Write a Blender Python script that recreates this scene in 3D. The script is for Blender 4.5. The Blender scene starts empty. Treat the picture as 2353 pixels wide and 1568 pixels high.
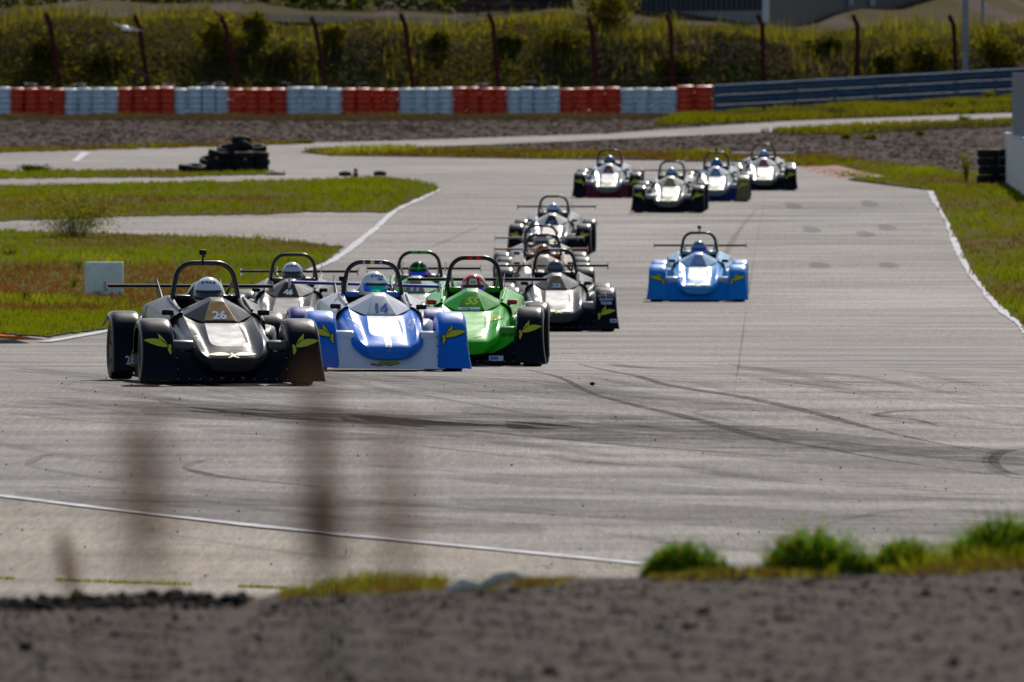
import bpy, bmesh, math, random
import numpy as np
from mathutils import Vector, Matrix
from mathutils.bvhtree import BVHTree
from mathutils.geometry import delaunay_2d_cdt
R = math.radians
random.seed(7); rng = np.random.default_rng(7)
S = bpy.context.scene

# ------------------------------------------------------------------ camera, world, sun, exposure
# working frame: 2353 x 1568 units across the picture, focal length FU of these units
FU, UC, VC, VH, CAMZ = 26121.0, 1176.5, 784.0, 100.0, 3.0
TH = math.atan((VC - VH) / FU)
cam_d = bpy.data.cameras.new('camera'); cam = bpy.data.objects.new('camera', cam_d)
S.collection.objects.link(cam); S.camera = cam
cam.location = (0, 0, CAMZ); cam.rotation_euler = (math.pi / 2 - TH, 0, 0)
cam_d.sensor_width = 36; cam_d.lens = 36 * FU / 2353
cam_d.clip_start = 0.5; cam_d.clip_end = 8000
cam_d.dof.use_dof = True; cam_d.dof.focus_distance = 104; cam_d.dof.aperture_fstop = 8.5
cam_d.dof.aperture_blades = 9

SUN_EL, SUN_AZ = R(37), R(9)          # azimuth clockwise from +Y (the view direction)
W = bpy.data.worlds.new("World"); S.world = W; W.use_nodes = True
nt = W.node_tree; nt.nodes.clear()
sky = nt.nodes.new('ShaderNodeTexSky'); sky.sky_type = 'NISHITA'; sky.sun_disc = False
sky.sun_elevation = SUN_EL; sky.sun_rotation = SUN_AZ
bg = nt.nodes.new('ShaderNodeBackground'); bg.inputs[1].default_value = 0.074
wo = nt.nodes.new('ShaderNodeOutputWorld')
nt.links.new(sky.outputs[0], bg.inputs[0]); nt.links.new(bg.outputs[0], wo.inputs[0])
sd = bpy.data.lights.new('sun', 'SUN'); sd.energy = 4.3; sd.angle = R(0.5); sd.color = (1, .95, .86)
sun = bpy.data.objects.new('sun', sd); S.collection.objects.link(sun)
sv = Vector((math.sin(SUN_AZ) * math.cos(SUN_EL), math.cos(SUN_AZ) * math.cos(SUN_EL), math.sin(SUN_EL)))
sun.rotation_euler = sv.to_track_quat('Z', 'Y').to_euler(); sun.location = (0, 0, 60)
S.view_settings.view_transform = 'Standard'; S.view_settings.look = 'None'
S.view_settings.exposure = 0.2; S.view_settings.gamma = 1.0; S.view_settings.use_curve_mapping = False
S.cycles.use_denoising = True; S.cycles.max_bounces = 6; S.cycles.transparent_max_bounces = 8
S.cycles.caustics_reflective = False; S.cycles.caustics_refractive = False

# ------------------------------------------------------------------ helpers
def link(o, parent=None):
    S.collection.objects.link(o)
    if parent: o.parent = parent
    return o
def tag(o, label=None, cat=None, group=None, kind=None):
    if label: o['label'] = label
    if cat: o['category'] = cat
    if group: o['group'] = group
    if kind: o['kind'] = kind
    return o
def obj(name, me, mats=None, parent=None, loc=(0, 0, 0), rot=(0, 0, 0)):
    o = bpy.data.objects.new(name, me); link(o, parent); o.location = loc; o.rotation_euler = rot
    if mats is not None:
        if not isinstance(mats, (list, tuple)): mats = [mats]
        while len(me.materials) < len(mats): me.materials.append(None)
        for i, m in enumerate(mats):
            o.material_slots[i].link = 'OBJECT'; o.material_slots[i].material = m
    return o
def empty(name, loc, rot=(0, 0, 0)):
    o = bpy.data.objects.new(name, None); link(o); o.location = loc; o.rotation_euler = rot
    o.empty_display_size = .3; return o
def mesh(name, v, f, smooth=None):
    me = bpy.data.meshes.new(name); me.from_pydata([tuple(p) for p in v], [], f); me.validate(); me.update()
    if smooth is not None: smoothen(me, smooth)
    return me
def smoothen(me, ang):
    me.polygons.foreach_set('use_smooth', [True] * len(me.polygons))
    me.set_sharp_from_angle(angle=R(ang)); me.update()
def npmesh(name, V, F, mi=None):
    """V (n,3), F (m,3) numpy -> mesh"""
    me = bpy.data.meshes.new(name); k = F.shape[1]
    me.vertices.add(len(V)); me.vertices.foreach_set('co', V.astype(np.float32).ravel())
    me.loops.add(F.size); me.loops.foreach_set('vertex_index', F.astype(np.int32).ravel())
    me.polygons.add(len(F)); me.polygons.foreach_set('loop_start', np.arange(0, F.size, k, dtype=np.int32))
    me.polygons.foreach_set('loop_total', np.full(len(F), k, dtype=np.int32))
    if mi is not None: me.polygons.foreach_set('material_index', mi.astype(np.int32))
    me.update(calc_edges=True); return me
class MB:
    def __init__(s): s.v = []; s.f = []
    def add(s, v, f, M=None):
        n = len(s.v); s.v += [tuple(M @ Vector(p)) if M else tuple(p) for p in v]
        s.f += [tuple(i + n for i in q) for q in f]; return s
    def box(s, c, d, M=None):
        x, y, z = c; a, b, h = d[0] / 2, d[1] / 2, d[2] / 2
        v = [(x + i * a, y + j * b, z + k * h) for i in (-1, 1) for j in (-1, 1) for k in (-1, 1)]
        return s.add(v, [(0, 1, 3, 2), (4, 6, 7, 5), (0, 4, 5, 1), (2, 3, 7, 6), (0, 2, 6, 4), (1, 5, 7, 3)], M)
    def tube(s, path, r, n=10, cap=True):
        P = [Vector(p) for p in path]; rr = r if isinstance(r, (list, tuple)) else [r] * len(P)
        t0 = (P[1] - P[0]).normalized(); up = Vector((0, 0, 1)) if abs(t0.z) < .9 else Vector((0, 1, 0))
        u = t0.cross(up).normalized(); v = []; f = []
        for i, p in enumerate(P):
            t = (P[min(i + 1, len(P) - 1)] - P[max(i - 1, 0)]).normalized()
            u = (u - t * u.dot(t)).normalized(); w = t.cross(u)
            v += [p + (u * math.cos(2 * math.pi * k / n) + w * math.sin(2 * math.pi * k / n)) * rr[i] for k in range(n)]
        for i in range(len(P) - 1):
            for k in range(n):
                f.append((i * n + k, i * n + (k + 1) % n, (i + 1) * n + (k + 1) % n, (i + 1) * n + k))
        if cap: f.append(tuple(range(n))[::-1]); f.append(tuple(range((len(P) - 1) * n, len(P) * n)))
        return s.add(v, f)
    def lathe(s, prof, n=24, M=None, axis='Z'):
        v = []; f = []; m = len(prof)
        for k in range(n):
            a = 2 * math.pi * k / n
            for r, h in prof:
                v.append((r * math.cos(a), r * math.sin(a), h) if axis == 'Z' else (h, r * math.cos(a), r * math.sin(a)))
        for k in range(n):
            for i in range(m - 1):
                f.append((k * m + i, ((k + 1) % n) * m + i, ((k + 1) % n) * m + i + 1, k * m + i + 1))
        return s.add(v, f, M)
    def mesh(s, name, smooth=None): return mesh(name, s.v, s.f, smooth)
def loft(rows, closed=False):
    n = len(rows[0]); v = [p for r in rows for p in r]; f = []
    for i in range(len(rows) - 1):
        for k in range(n - 1 if not closed else n):
            f.append((i * n + k, i * n + (k + 1) % n, (i + 1) * n + (k + 1) % n, (i + 1) * n + k))
    return v, f
def cook(me, mods, smooth=35):
    """evaluate modifiers once; the result is shared by every car"""
    o = bpy.data.objects.new('tmp', me); link(o)
    for t, kw in mods:
        m = o.modifiers.new(t, t)
        for k, x in kw.items(): setattr(m, k, x)
    dg = bpy.context.evaluated_depsgraph_get(); dg.update()
    r = bpy.data.meshes.new_from_object(o.evaluated_get(dg)); r.name = me.name
    bpy.data.objects.remove(o)
    if smooth is not None: smoothen(r, smooth)
    return r
def bm_fix(me):
    b = bmesh.new(); b.from_mesh(me); bmesh.ops.remove_doubles(b, verts=b.verts, dist=1e-5)
    bmesh.ops.recalc_face_normals(b, faces=b.faces); b.to_mesh(me); b.free(); return me

# ------------------------------------------------------------------ materials
def mat(name, col, rough=.6, metal=0., coat=0., var=0., vscale=8., bump=0., bscale=60., col2=None, stretch=None, spec=.5, dirt=0., detail=6):
    m = bpy.data.materials.new(name); m.use_nodes = True; t = m.node_tree; N = t.nodes; L = t.links
    b = N['Principled BSDF']; b.inputs['Roughness'].default_value = rough; b.inputs['Metallic'].default_value = metal
    b.inputs['Coat Weight'].default_value = coat; b.inputs['Coat Roughness'].default_value = .06
    b.inputs['Specular IOR Level'].default_value = spec
    b.inputs['Base Color'].default_value = (*col, 1)
    tc = N.new('ShaderNodeTexCoord'); src = tc.outputs['Object']
    if stretch:
        mp = N.new('ShaderNodeMapping'); mp.inputs['Scale'].default_value = stretch; L.new(src, mp.inputs[0]); src = mp.outputs[0]
    if col2 is not None or var:
        nz = N.new('ShaderNodeTexNoise'); nz.inputs['Scale'].default_value = vscale; nz.inputs['Detail'].default_value = detail
        L.new(src, nz.inputs['Vector'])
        rp = N.new('ShaderNodeValToRGB'); c2 = col2 if col2 is not None else tuple(c * (1 - var) for c in col)
        rp.color_ramp.elements[0].position = .35; rp.color_ramp.elements[1].position = .65
        rp.color_ramp.elements[0].color = (*c2, 1); rp.color_ramp.elements[1].color = (*col, 1)
        L.new(nz.outputs[0], rp.inputs[0]); L.new(rp.outputs[0], b.inputs['Base Color'])
    if bump:
        nb = N.new('ShaderNodeTexNoise'); nb.inputs['Scale'].default_value = bscale; nb.inputs['Detail'].default_value = 5
        L.new(src, nb.inputs['Vector']); bp = N.new('ShaderNodeBump'); bp.inputs['Strength'].default_value = 1
        bp.inputs['Distance'].default_value = bump; L.new(nb.outputs[0], bp.inputs['Height']); L.new(bp.outputs[0], b.inputs['Normal'])
    if dirt:
        nd = N.new('ShaderNodeTexNoise'); nd.inputs['Scale'].default_value = 9; nd.inputs['Detail'].default_value = 8
        L.new(tc.outputs['Object'], nd.inputs['Vector'])
        mr = N.new('ShaderNodeMapRange'); mr.inputs[1].default_value = .4; mr.inputs[2].default_value = .75
        mr.inputs[3].default_value = rough; mr.inputs[4].default_value = min(1, rough + dirt)
        L.new(nd.outputs[0], mr.inputs[0]); L.new(mr.outputs[0], b.inputs['Roughness'])
    return m
def leafmat(name, c1, c2, trans=.45, scale=.6):
    m = bpy.data.materials.new(name); m.use_nodes = True; t = m.node_tree; N = t.nodes; L = t.links; N.clear()
    out = N.new('ShaderNodeOutputMaterial'); d = N.new('ShaderNodeBsdfDiffuse'); tr = N.new('ShaderNodeBsdfTranslucent')
    mx = N.new('ShaderNodeMixShader'); mx.inputs[0].default_value = trans
    tc = N.new('ShaderNodeTexCoord'); nz = N.new('ShaderNodeTexNoise'); nz.inputs['Scale'].default_value = scale; nz.inputs['Detail'].default_value = 4
    rp = N.new('ShaderNodeValToRGB'); rp.color_ramp.elements[0].position = .38; rp.color_ramp.elements[1].position = .62
    rp.color_ramp.elements[0].color = (*c1, 1); rp.color_ramp.elements[1].color = (*c2, 1)
    L.new(tc.outputs['Object'], nz.inputs['Vector']); L.new(nz.outputs[0], rp.inputs[0])
    L.new(rp.outputs[0], d.inputs[0]); L.new(rp.outputs[0], tr.inputs[0])
    L.new(d.outputs[0], mx.inputs[1]); L.new(tr.outputs[0], mx.inputs[2]); L.new(mx.outputs[0], out.inputs[0]); return m
_pc = {}
def paint(c, rough=.32, coat=.6, metal=0., sp=1.):
    k = (tuple(c), rough, coat, metal, sp)
    if k not in _pc: _pc[k] = mat('paint_%d' % len(_pc), c, (max(.16, rough - .12) if max(c) < .06 else max(.18, rough - .08)), metal, coat * .12, var=.08, vscale=5, dirt=.06, spec=(.10 if max(c) < .06 else .17) * sp)
    return _pc[k]

def asphalt(name, base, dark, warm=None):
    m = bpy.data.materials.new(name); m.use_nodes = True; t = m.node_tree; N = t.nodes; L = t.links
    b = N['Principled BSDF']; b.inputs['Specular IOR Level'].default_value = .16
    tc = N.new('ShaderNodeTexCoord')
    def noise(scale, stretch, det=5):
        mp = N.new('ShaderNodeMapping'); mp.inputs['Scale'].default_value = stretch; L.new(tc.outputs['Object'], mp.inputs[0])
        nz = N.new('ShaderNodeTexNoise'); nz.inputs['Scale'].default_value = scale; nz.inputs['Detail'].default_value = det
        L.new(mp.outputs[0], nz.inputs['Vector']); return nz.outputs[0]
    def ramp(x, p0, p1, c0, c1):
        r = N.new('ShaderNodeValToRGB'); e = r.color_ramp.elements; e[0].position = p0; e[1].position = p1
        e[0].color = (*c0, 1); e[1].color = (*c1, 1); L.new(x, r.inputs[0]); return r.outputs[0]
    def mul(a, bb, fac=1.):
        x = N.new('ShaderNodeMix'); x.data_type = 'RGBA'; x.blend_type = 'MULTIPLY'; x.inputs[0].default_value = fac
        L.new(a, x.inputs[6]); L.new(bb, x.inputs[7]); return x.outputs[2]
    big = ramp(noise(.12, (1, .25, 1)), .35, .65, dark, base)
    c = mul(big, ramp(noise(1.1, (.12, 1.4, 1), 8), .38, .56, (.78, .78, .80), (1, 1, 1)))       # rubbered streaks along the racing line
    c = mul(c, ramp(noise(22, (1, .05, 1), 6), .36, .62, (.66, .66, .67), (1.14, 1.12, 1.10)))            # aggregate, dragged along the driving direction
    c = mul(c, ramp(noise(60, (1, .03, 1), 3), .36, .64, (.70, .70, .71), (1.16, 1.15, 1.14)))
    c = mul(c, ramp(noise(.35, (.5, .16, 1), 7), .36, .60, (.76, .77, .80), (1.07, 1.05, 1.02)))
    c = mul(c, ramp(noise(1.6, (1, .35, 1), 6), .3, .7, (.82, .82, .84), (1.08, 1.07, 1.05)))
    L.new(c, b.inputs['Base Color'])
    bp = N.new('ShaderNodeBump'); bp.inputs['Distance'].default_value = .004; bp.inputs['Strength'].default_value = 1
    L.new(noise(70, (1, 1, 1), 4), bp.inputs['Height']); L.new(bp.outputs[0], b.inputs['Normal'])
    L.new(ramp(noise(.8, (.3, 1, 1), 6), .3, .7, (.86, .86, .86), (.72, .72, .72)), b.inputs['Roughness'])
    return m
def fade(name, col, op):
    m = bpy.data.materials.new(name); m.use_nodes = True; t = m.node_tree; N = t.nodes; L = t.links
    b = N['Principled BSDF']; b.inputs['Base Color'].default_value = (*col, 1); b.inputs['Roughness'].default_value = .95; b.inputs['Specular IOR Level'].default_value = .05
    tc = N.new('ShaderNodeTexCoord'); nz = N.new('ShaderNodeTexNoise'); nz.inputs['Scale'].default_value = 2.6; nz.inputs['Detail'].default_value = 10
    L.new(tc.outputs['Object'], nz.inputs['Vector']); mr = N.new('ShaderNodeMapRange'); mr.inputs[1].default_value = .25; mr.inputs[2].default_value = .6
    mr.inputs[3].default_value = op * .25; mr.inputs[4].default_value = op; L.new(nz.outputs[0], mr.inputs[0]); L.new(mr.outputs[0], b.inputs['Alpha']); return m
M_ASPH = asphalt('worn_asphalt', (.168, .139, .136), (.104, .090, .092))
M_ASPH2 = asphalt('sandy_asphalt', (.205, .158, .120), (.165, .128, .098))
M_DIRT = mat('gravel_dirt', (.105, .076, .062), 1, var=0, vscale=.9, col2=(.040, .030, .028), bump=.09, bscale=5, spec=.03, detail=10)
M_GSOIL = mat('grass_soil', (.07, .085, .006), 1, vscale=.6, col2=(.085, .06, .012), bump=.03, bscale=20, spec=.02)
M_SCRUB = mat('scrub_soil', (.06, .056, .014), 1, vscale=.7, col2=(.06, .040, .024), bump=.1, bscale=4, spec=.02)
M_GRAV = mat('bank_gravel', (.062, .040, .029), 1, vscale=5, col2=(.014, .010, .010), bump=.004, bscale=60, spec=.1)
M_STONE = [mat('stone_a', (.085, .058, .042), .95, vscale=30, var=.4, spec=.15), mat('stone_b', (.026, .022, .024), .95, vscale=30, var=.4, spec=.15),
           mat('stone_c', (.17, .125, .09), .95, vscale=30, var=.3, spec=.3)]
M_LINE = mat('line_paint', (.62, .62, .66), .9, vscale=3, col2=(.36, .35, .36), spec=.1)
M_SKID = mat('skid_rubber', (.075, .072, .072), .6, vscale=4, col2=(.13, .122, .118))
M_CRACK = fade('joint_tar', (.05, .046, .044), .26)
M_KRED = mat('kerb_red', (.85, .20, .03), .9, vscale=5, col2=(.75, .18, .03), spec=.05); M_KWHT = mat('kerb_white', (.34, .30, .29), .95, vscale=5, var=.3, spec=.05)
M_KPINK = mat('kerb_faded_red', (.42, .12, .09), .95, vscale=3, col2=(.32, .16, .13), spec=.05)
M_TYRE = mat('tyre_rubber', (.018, .018, .02), .62, vscale=20, var=.3, bump=.002, bscale=90)
M_TYREB = mat('old_tyre_rubber', (.016, .015, .017), .85, vscale=10, var=.4, spec=.25)
M_TRED = mat('tyre_red_paint', (.88, .060, .012), .5, vscale=6, var=.35); M_TWHT = mat('tyre_white_paint', (.74, .86, .95), .55, vscale=6, var=.3)
M_RUST = mat('rusty_steel', (.085, .018, .018), .85, vscale=12, col2=(.035, .010, .012), spec=.1); M_GALV = mat('galvanised_steel', (.27, .30, .33), .5, metal=.5, vscale=6, var=.3)
M_WIRE = mat('wire_grey', (.12, .12, .12), .5, metal=.6)
M_WALLW = mat('white_wall_paint', (.72, .74, .74), .7, vscale=4, col2=(.5, .5, .48), stretch=(1, 1, .2)); M_SHEET = mat('blue_grey_sheet', (.07, .125, .19), .5, vscale=5, var=.25)
M_NAVY = mat('navy_cladding', (.012, .02, .035), .6, var=.2, vscale=2); M_CONC = mat('plinth_concrete', (.28, .28, .26), .8, vscale=3, var=.3)
M_WOOD = mat('weathered_wood', (.10, .055, .05), .8, vscale=6, var=.5, stretch=(.3, 6, 6)); M_DARK = mat('dark_void', (.012, .012, .014), .8)
M_BARK = mat('dry_stem', (.20, .14, .05), .9, vscale=40, var=.4)
L_GREEN = leafmat('leaf_green', (.115, .15, .003), (.18, .205, .004)); L_OLIVE = leafmat('leaf_olive', (.12, .125, .004), (.19, .165, .008)); L_SOLIVE = leafmat('scrub_olive', (.065, .068, .007), (.115, .10, .014))
L_YEL = leafmat('leaf_yellow_green', (.24, .25, .015), (.34, .32, .02)); L_TRAP = leafmat('litter_grey_brown', (.085, .064, .054), (.055, .042, .038), .2); L_SYEL = leafmat('scrub_yellow', (.20, .185, .008), (.28, .24, .010)); L_SDRY = leafmat('scrub_dry', (.11, .072, .036), (.07, .044, .024), .35); L_DRY = leafmat('leaf_dry', (.19, .11, .02), (.13, .065, .014), .35)
L_DARK = leafmat('leaf_dark', (.016, .03, .008), (.035, .05, .012), .3); L_ORNG = leafmat('moss_orange', (.27, .10, .02), (.17, .075, .02), .3)
L_BRIGHT = leafmat('leaf_bright', (.09, .22, .012), (.15, .30, .02), .5, 3)
L_SEED = leafmat('seed_head_brown', (.26, .15, .07), (.34, .20, .10), .35, 20)

# ------------------------------------------------------------------ terrain
TAB = [(-60, 0), (0, 0), (50, 0), (65, 0), (85, .01), (100, 0), (112.5, -.25), (121, -.43), (151, -.85), (184, -1.15), (217, -1.02),
       (249, -.70), (262, -.58), (283, -.50), (350, -.31), (475, 0), (600, 0), (3000, 0)]
def prof(y):
    for i in range(len(TAB) - 1):
        if y <= TAB[i + 1][0]: break
    x0, a = TAB[i]; x1, b = TAB[i + 1]
    s = lambda k: 0 if k <= 0 or k >= len(TAB) - 1 else (TAB[k + 1][1] - TAB[k - 1][1]) / (TAB[k + 1][0] - TAB[k - 1][0])
    h = x1 - x0; t = min(1, max(0, (y - x0) / h)); m0, m1 = s(i) * h, s(i + 1) * h
    return (2*t**3 - 3*t**2 + 1) * a + (t**3 - 2*t**2 + t) * m0 + (-2*t**3 + 3*t**2) * b + (t**3 - t**2) * m1
def sm(a, b, x):
    t = min(1, max(0, (x - a) / (b - a))); return t * t * (3 - 2 * t)
def lump(x, y): return math.sin(x * .9 + y * .37) * .5 + math.sin(x * .41 - y * .8 + 1.3) * .5
def g(x, y):
    z = prof(y) + sm(360, 470, y) * max(0, min(x, 40) - 8) * .055
    if y > 482:
        top = 3.15 + .22 * math.sin(x * .31 + .6) + .14 * math.sin(x * .83) + .012 * (x * -1) * 1.0 * (1 if abs(x) < 60 else 0) + .12 * lump(x * .5, y * .3)
        k = sm(482, 492.5, y)
        z = z * (1 - k) + k * (top + max(0, y - 492) * .021)
        z += .18 * lump(x, y) * k * (1 - sm(520, 560, y))
        if y > 640: z += (y - 640) * .03
    return z
fw = Vector((0, math.cos(TH), -math.sin(TH))); upv = Vector((0, math.sin(TH), math.cos(TH)))
def ray(u, v): return fw + Vector((1, 0, 0)) * ((u - UC) / FU) + upv * ((VC - v) / FU)
def at(u, v, Y):
    d = ray(u, v); return Vector((0, 0, CAMZ)) + d * (Y / d.y)
def gp(u, v):
    a, b = 50.0, 481.0
    for _ in range(40):
        m = (a + b) / 2; p = at(u, v, m)
        if p.z > g(p.x, p.y): a = m
        else: b = m
    p = at(u, v, (a + b) / 2); return Vector((p.x, p.y, g(p.x, p.y)))

def grid_mesh(name, xs, ys, fn):
    V = np.array([(x, y, fn(x, y)) for y in ys for x in xs]); n = len(xs)
    F = np.array([(j * n + i, j * n + i + 1, (j + 1) * n + i + 1, (j + 1) * n + i) for j in range(len(ys) - 1) for i in range(n - 1)])
    me = npmesh(name, V, F); smoothen(me, 180); return me
xs = [-3000, -1200, -500, -220, -120, -80] + list(np.arange(-60, 61, 2.0)) + [80, 120, 220, 500, 1200, 3000]
ys = [-3000, -800, -200, -60, 0, 20, 40] + list(np.arange(48, 480, 4.0)) + list(np.arange(480, 497, .75)) + list(np.arange(497, 640, 4)) + [660, 700, 800, 1000, 1500, 3000]
o = obj('ground', grid_mesh('ground', xs, ys, g), M_DIRT); tag(o, kind='structure')

def poly_world(pts, step=12, jit=0):
    out = []
    for i in range(len(pts)):
        a, b = pts[i], pts[(i + 1) % len(pts)]; n = max(1, int(math.hypot(b[0] - a[0], b[1] - a[1]) / step))
        for k in range(n):
            u = a[0] + (b[0] - a[0]) * k / n; v = a[1] + (b[1] - a[1]) * k / n
            if jit and -50 < u < 2400: v += random.uniform(-jit, jit); u += random.uniform(-jit, jit) * 2
            p = gp(u, v); out.append((p.x, p.y))
    return out
def inside(P, x, y):
    x1 = P[:, 0]; y1 = P[:, 1]; x2 = np.roll(x1, -1); y2 = np.roll(y1, -1)
    c = np.zeros(len(x), bool)
    for a, b, cc, d in zip(x1, y1, x2, y2):
        if b == d: continue
        m = ((b > y) != (d > y)) & (x < (cc - a) * (y - b) / (d - b) + a); c ^= m
    return c
def sheet(name, wp, off, m, step=3.0, parent=None):
    P = np.array(wp); x0, y0 = P.min(0); x1, y1 = P.max(0)
    gx, gy = np.meshgrid(np.arange(x0, x1, step), np.arange(y0, y1, step)); gx = gx.ravel(); gy = gy.ravel()
    k = inside(P, gx, gy); pts = [Vector(p) for p in wp] + [Vector((a, b)) for a, b in zip(gx[k], gy[k])]
    n = len(wp); vo, _, fo, *_ = delaunay_2d_cdt(pts, [(i, (i + 1) % n) for i in range(n)], [tuple(range(n))], 1, 1e-4)
    me = mesh(name, [(p.x, p.y, g(p.x, p.y) + off) for p in vo], [tuple(q) for q in fo]); bm_fix(me)
    if me.polygons and sum(p.normal.z for p in me.polygons) < 0: me.flip_normals()
    smoothen(me, 180); return obj(name, me, m, parent)
def strip(pts, width, off, world=False, vary=0):
    P = [Vector((p[0], p[1])) if world else gp(*p).xy for p in pts]; Q = []
    if len(P) > 2:
        C_ = [P[0]]
        for i in range(len(P) - 1):
            a0, a1, a2, a3 = P[max(0, i - 1)], P[i], P[i + 1], P[min(len(P) - 1, i + 2)]
            for t in (.25, .5, .75, 1.): C_.append(.5 * ((2 * a1) + (a2 - a0) * t + (2 * a0 - 5 * a1 + 4 * a2 - a3) * t * t + (3 * a1 - a0 - 3 * a2 + a3) * t ** 3))
        P = C_
    for i in range(len(P) - 1):
        n = max(1, int((P[i + 1] - P[i]).length / 1.2)); n = min(n, 60)
        for k in range(n): Q.append(P[i].lerp(P[i + 1], k / n))
    Q.append(P[-1]); v = []; f = []
    for i, p in enumerate(Q):
        t = (Q[min(i + 1, len(Q) - 1)] - Q[max(0, i - 1)]).normalized(); nn = Vector((-t.y, t.x))
        w = width / 2 * (1 + (min(vary, .35) * math.sin(i * .23 + width * 90) if vary else 0)) + (random.uniform(-1, 1) * width * .12 if .1 < vary < .4 else 0)
        if vary > .4: w *= min(1, 4 * min(i, len(Q) - 1 - i) / len(Q) + .15)
        for s in (-1, 1): a = p + nn * w * s; v.append((a.x, a.y, g(a.x, a.y) + off))
    for i in range(len(Q) - 1): f.append((2*i, 2*i + 1, 2*i + 3, 2*i + 2))
    me = mesh('strip', v, f)
    if me.polygons[0].normal.z < 0: me.flip_normals()
    return me

# main track (everything paved), from its far crossing to the foreground
ASPH = [(-700, 352), (0, 352), (400, 340), (700, 332), (690, 352), (760, 360), (1000, 363), (1300, 368), (1650, 372), (1850, 384), (1900, 402), (1960, 418), (2140, 440),
        (2160, 480), (2185, 530), (2210, 590), (2240, 640), (2290, 700), (2353, 755), (2700, 1050), (3200, 1400), (3300, 1500), (-900, 1500), (-900, 700)]
track = tag(sheet('racetrack', poly_world(ASPH, 14), .012, M_ASPH, 3.0), kind='structure')
SERV = [(640, 338), (700, 330), (1000, 322), (1400, 308), (1800, 280), (2320, 261), (2600, 250), (2600, 270), (2320, 278), (1900, 299), (1600, 312), (1300, 326), (900, 342), (700, 352)]
tag(sheet('service_road', poly_world(SERV, 14), .016, M_ASPH), kind='structure')
APRON = [(-300, 1112), (0, 1150), (500, 1207), (1000, 1258), (1465, 1305), (1700, 1330), (1700, 1500), (-300, 1500)]
tag(sheet('sandy_apron', poly_world(APRON, 14), .018, M_ASPH2, 1.5), kind='structure')
# grass areas
G_WEDGE = [(-500, 440), (0, 430), (300, 424), (700, 417), (880, 408), (960, 420), (1010, 435), (985, 448), (950, 462), (915, 480), (885, 491), (700, 490), (600, 495), (300, 500), (0, 511), (-500, 520)]
G_LOW = [(-500, 545), (0, 534), (270, 540), (450, 547), (600, 552), (700, 560), (790, 570), (750, 602), (640, 648), (500, 698), (350, 738), (230, 762), (160, 770), (112, 779), (60, 775), (0, 771), (-500, 745)]
G_THIN = [(-300, 398), (0, 396), (430, 394), (600, 397), (655, 402), (400, 409), (0, 412), (-300, 414)]
G_RIGHT = [(1845, 368), (2000, 372), (2200, 400), (2353, 400), (2700, 400), (2900, 760), (3000, 1000), (2700, 1040), (2353, 752), (2290, 698), (2243, 640), (2213, 590), (2188, 530), (2163, 480), (2143, 439), (1960, 416), (1900, 400), (1855, 384)]
G_STRIP = [(690, 350), (900, 346), (1300, 352), (1850, 360), (2000, 372), (1850, 383), (1650, 371), (1300, 367), (1000, 362), (760, 359)]
G_BARR = [(1560, 268), (2320, 226), (2600, 215), (2600, 252), (2320, 260), (1800, 279), (1500, 290)]
G_LBARR = [(-200, 270), (1560, 266), (1500, 274), (800, 279), (-200, 276)]
G_SERV = [(1750, 306), (1900, 300), (2320, 279), (2600, 270), (2600, 288), (2320, 292), (1900, 311)]
G_FAR = [(-300, 350), (0, 346), (400, 335), (700, 327), (700, 332), (400, 341), (0, 353), (-300, 357)]
GR = {}
for nm, pl in (('wedge', G_WEDGE), ('low', G_LOW), ('thin', G_THIN), ('right', G_RIGHT), ('strip', G_STRIP), ('barr', G_BARR), ('lbarr', G_LBARR), ('serv', G_SERV), ('far', G_FAR)):
    w = poly_world(pl, 10, 1.3); GR[nm] = np.array(w)
    tag(sheet('grass_verge', w, .03, M_SCRUB if nm in ('barr', 'serv', 'lbarr') else M_GSOIL, 2.5), kind='structure')
# lines, kerbs, joints, skid marks: sheets laid on the track
def edge(name, pts, w, off, m, vary=0.):
    return obj(name, strip(pts, w, off, vary=vary), m, track)
edge('edge_line', [(1008, 436), (985, 449), (955, 464), (915, 482), (890, 502), (860, 530), (830, 553), (800, 578), (770, 597), (755, 606), (640, 652), (500, 702), (350, 742), (230, 767), (100, 790)], .15, .024, M_LINE, .15)
edge('edge_line', [(2140, 441), (2150, 462), (2165, 490), (2178, 515), (2192, 545), (2205, 580), (2220, 612), (2236, 638), (2262, 668), (2290, 700), (2320, 730), (2356, 760), (2500, 870)], .15, .024, M_LINE, .3)
edge('edge_line', [(-100, 1138), (0, 1148), (250, 1179), (500, 1208), (750, 1235), (1000, 1259), (1250, 1283), (1480, 1306)], .11, .028, M_LINE, .12)
for (a, b, c, d) in [(1755, 458, 2140, 460), (1740, 577, 2200, 580), (1700, 648, 2232, 655), (1757, 458, 1738, 560), (1738, 560, 1716, 700), (1716, 700, 1690, 900)]:
    edge('tar_joint', [(a, b), ((a + c) / 2, (b + d) / 2 + random.uniform(-2, 2)), (c, d)], .022 if abs(b - d) > 20 else .08, .0165, M_CRACK, .5)
edge('track_mark', [(172, 373), (197, 352)], .25, .024, M_LINE, .2)
edge('track_mark', [(0, 378), (220, 371), (480, 370)], .15, .024, M_LINE, .3)
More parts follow.
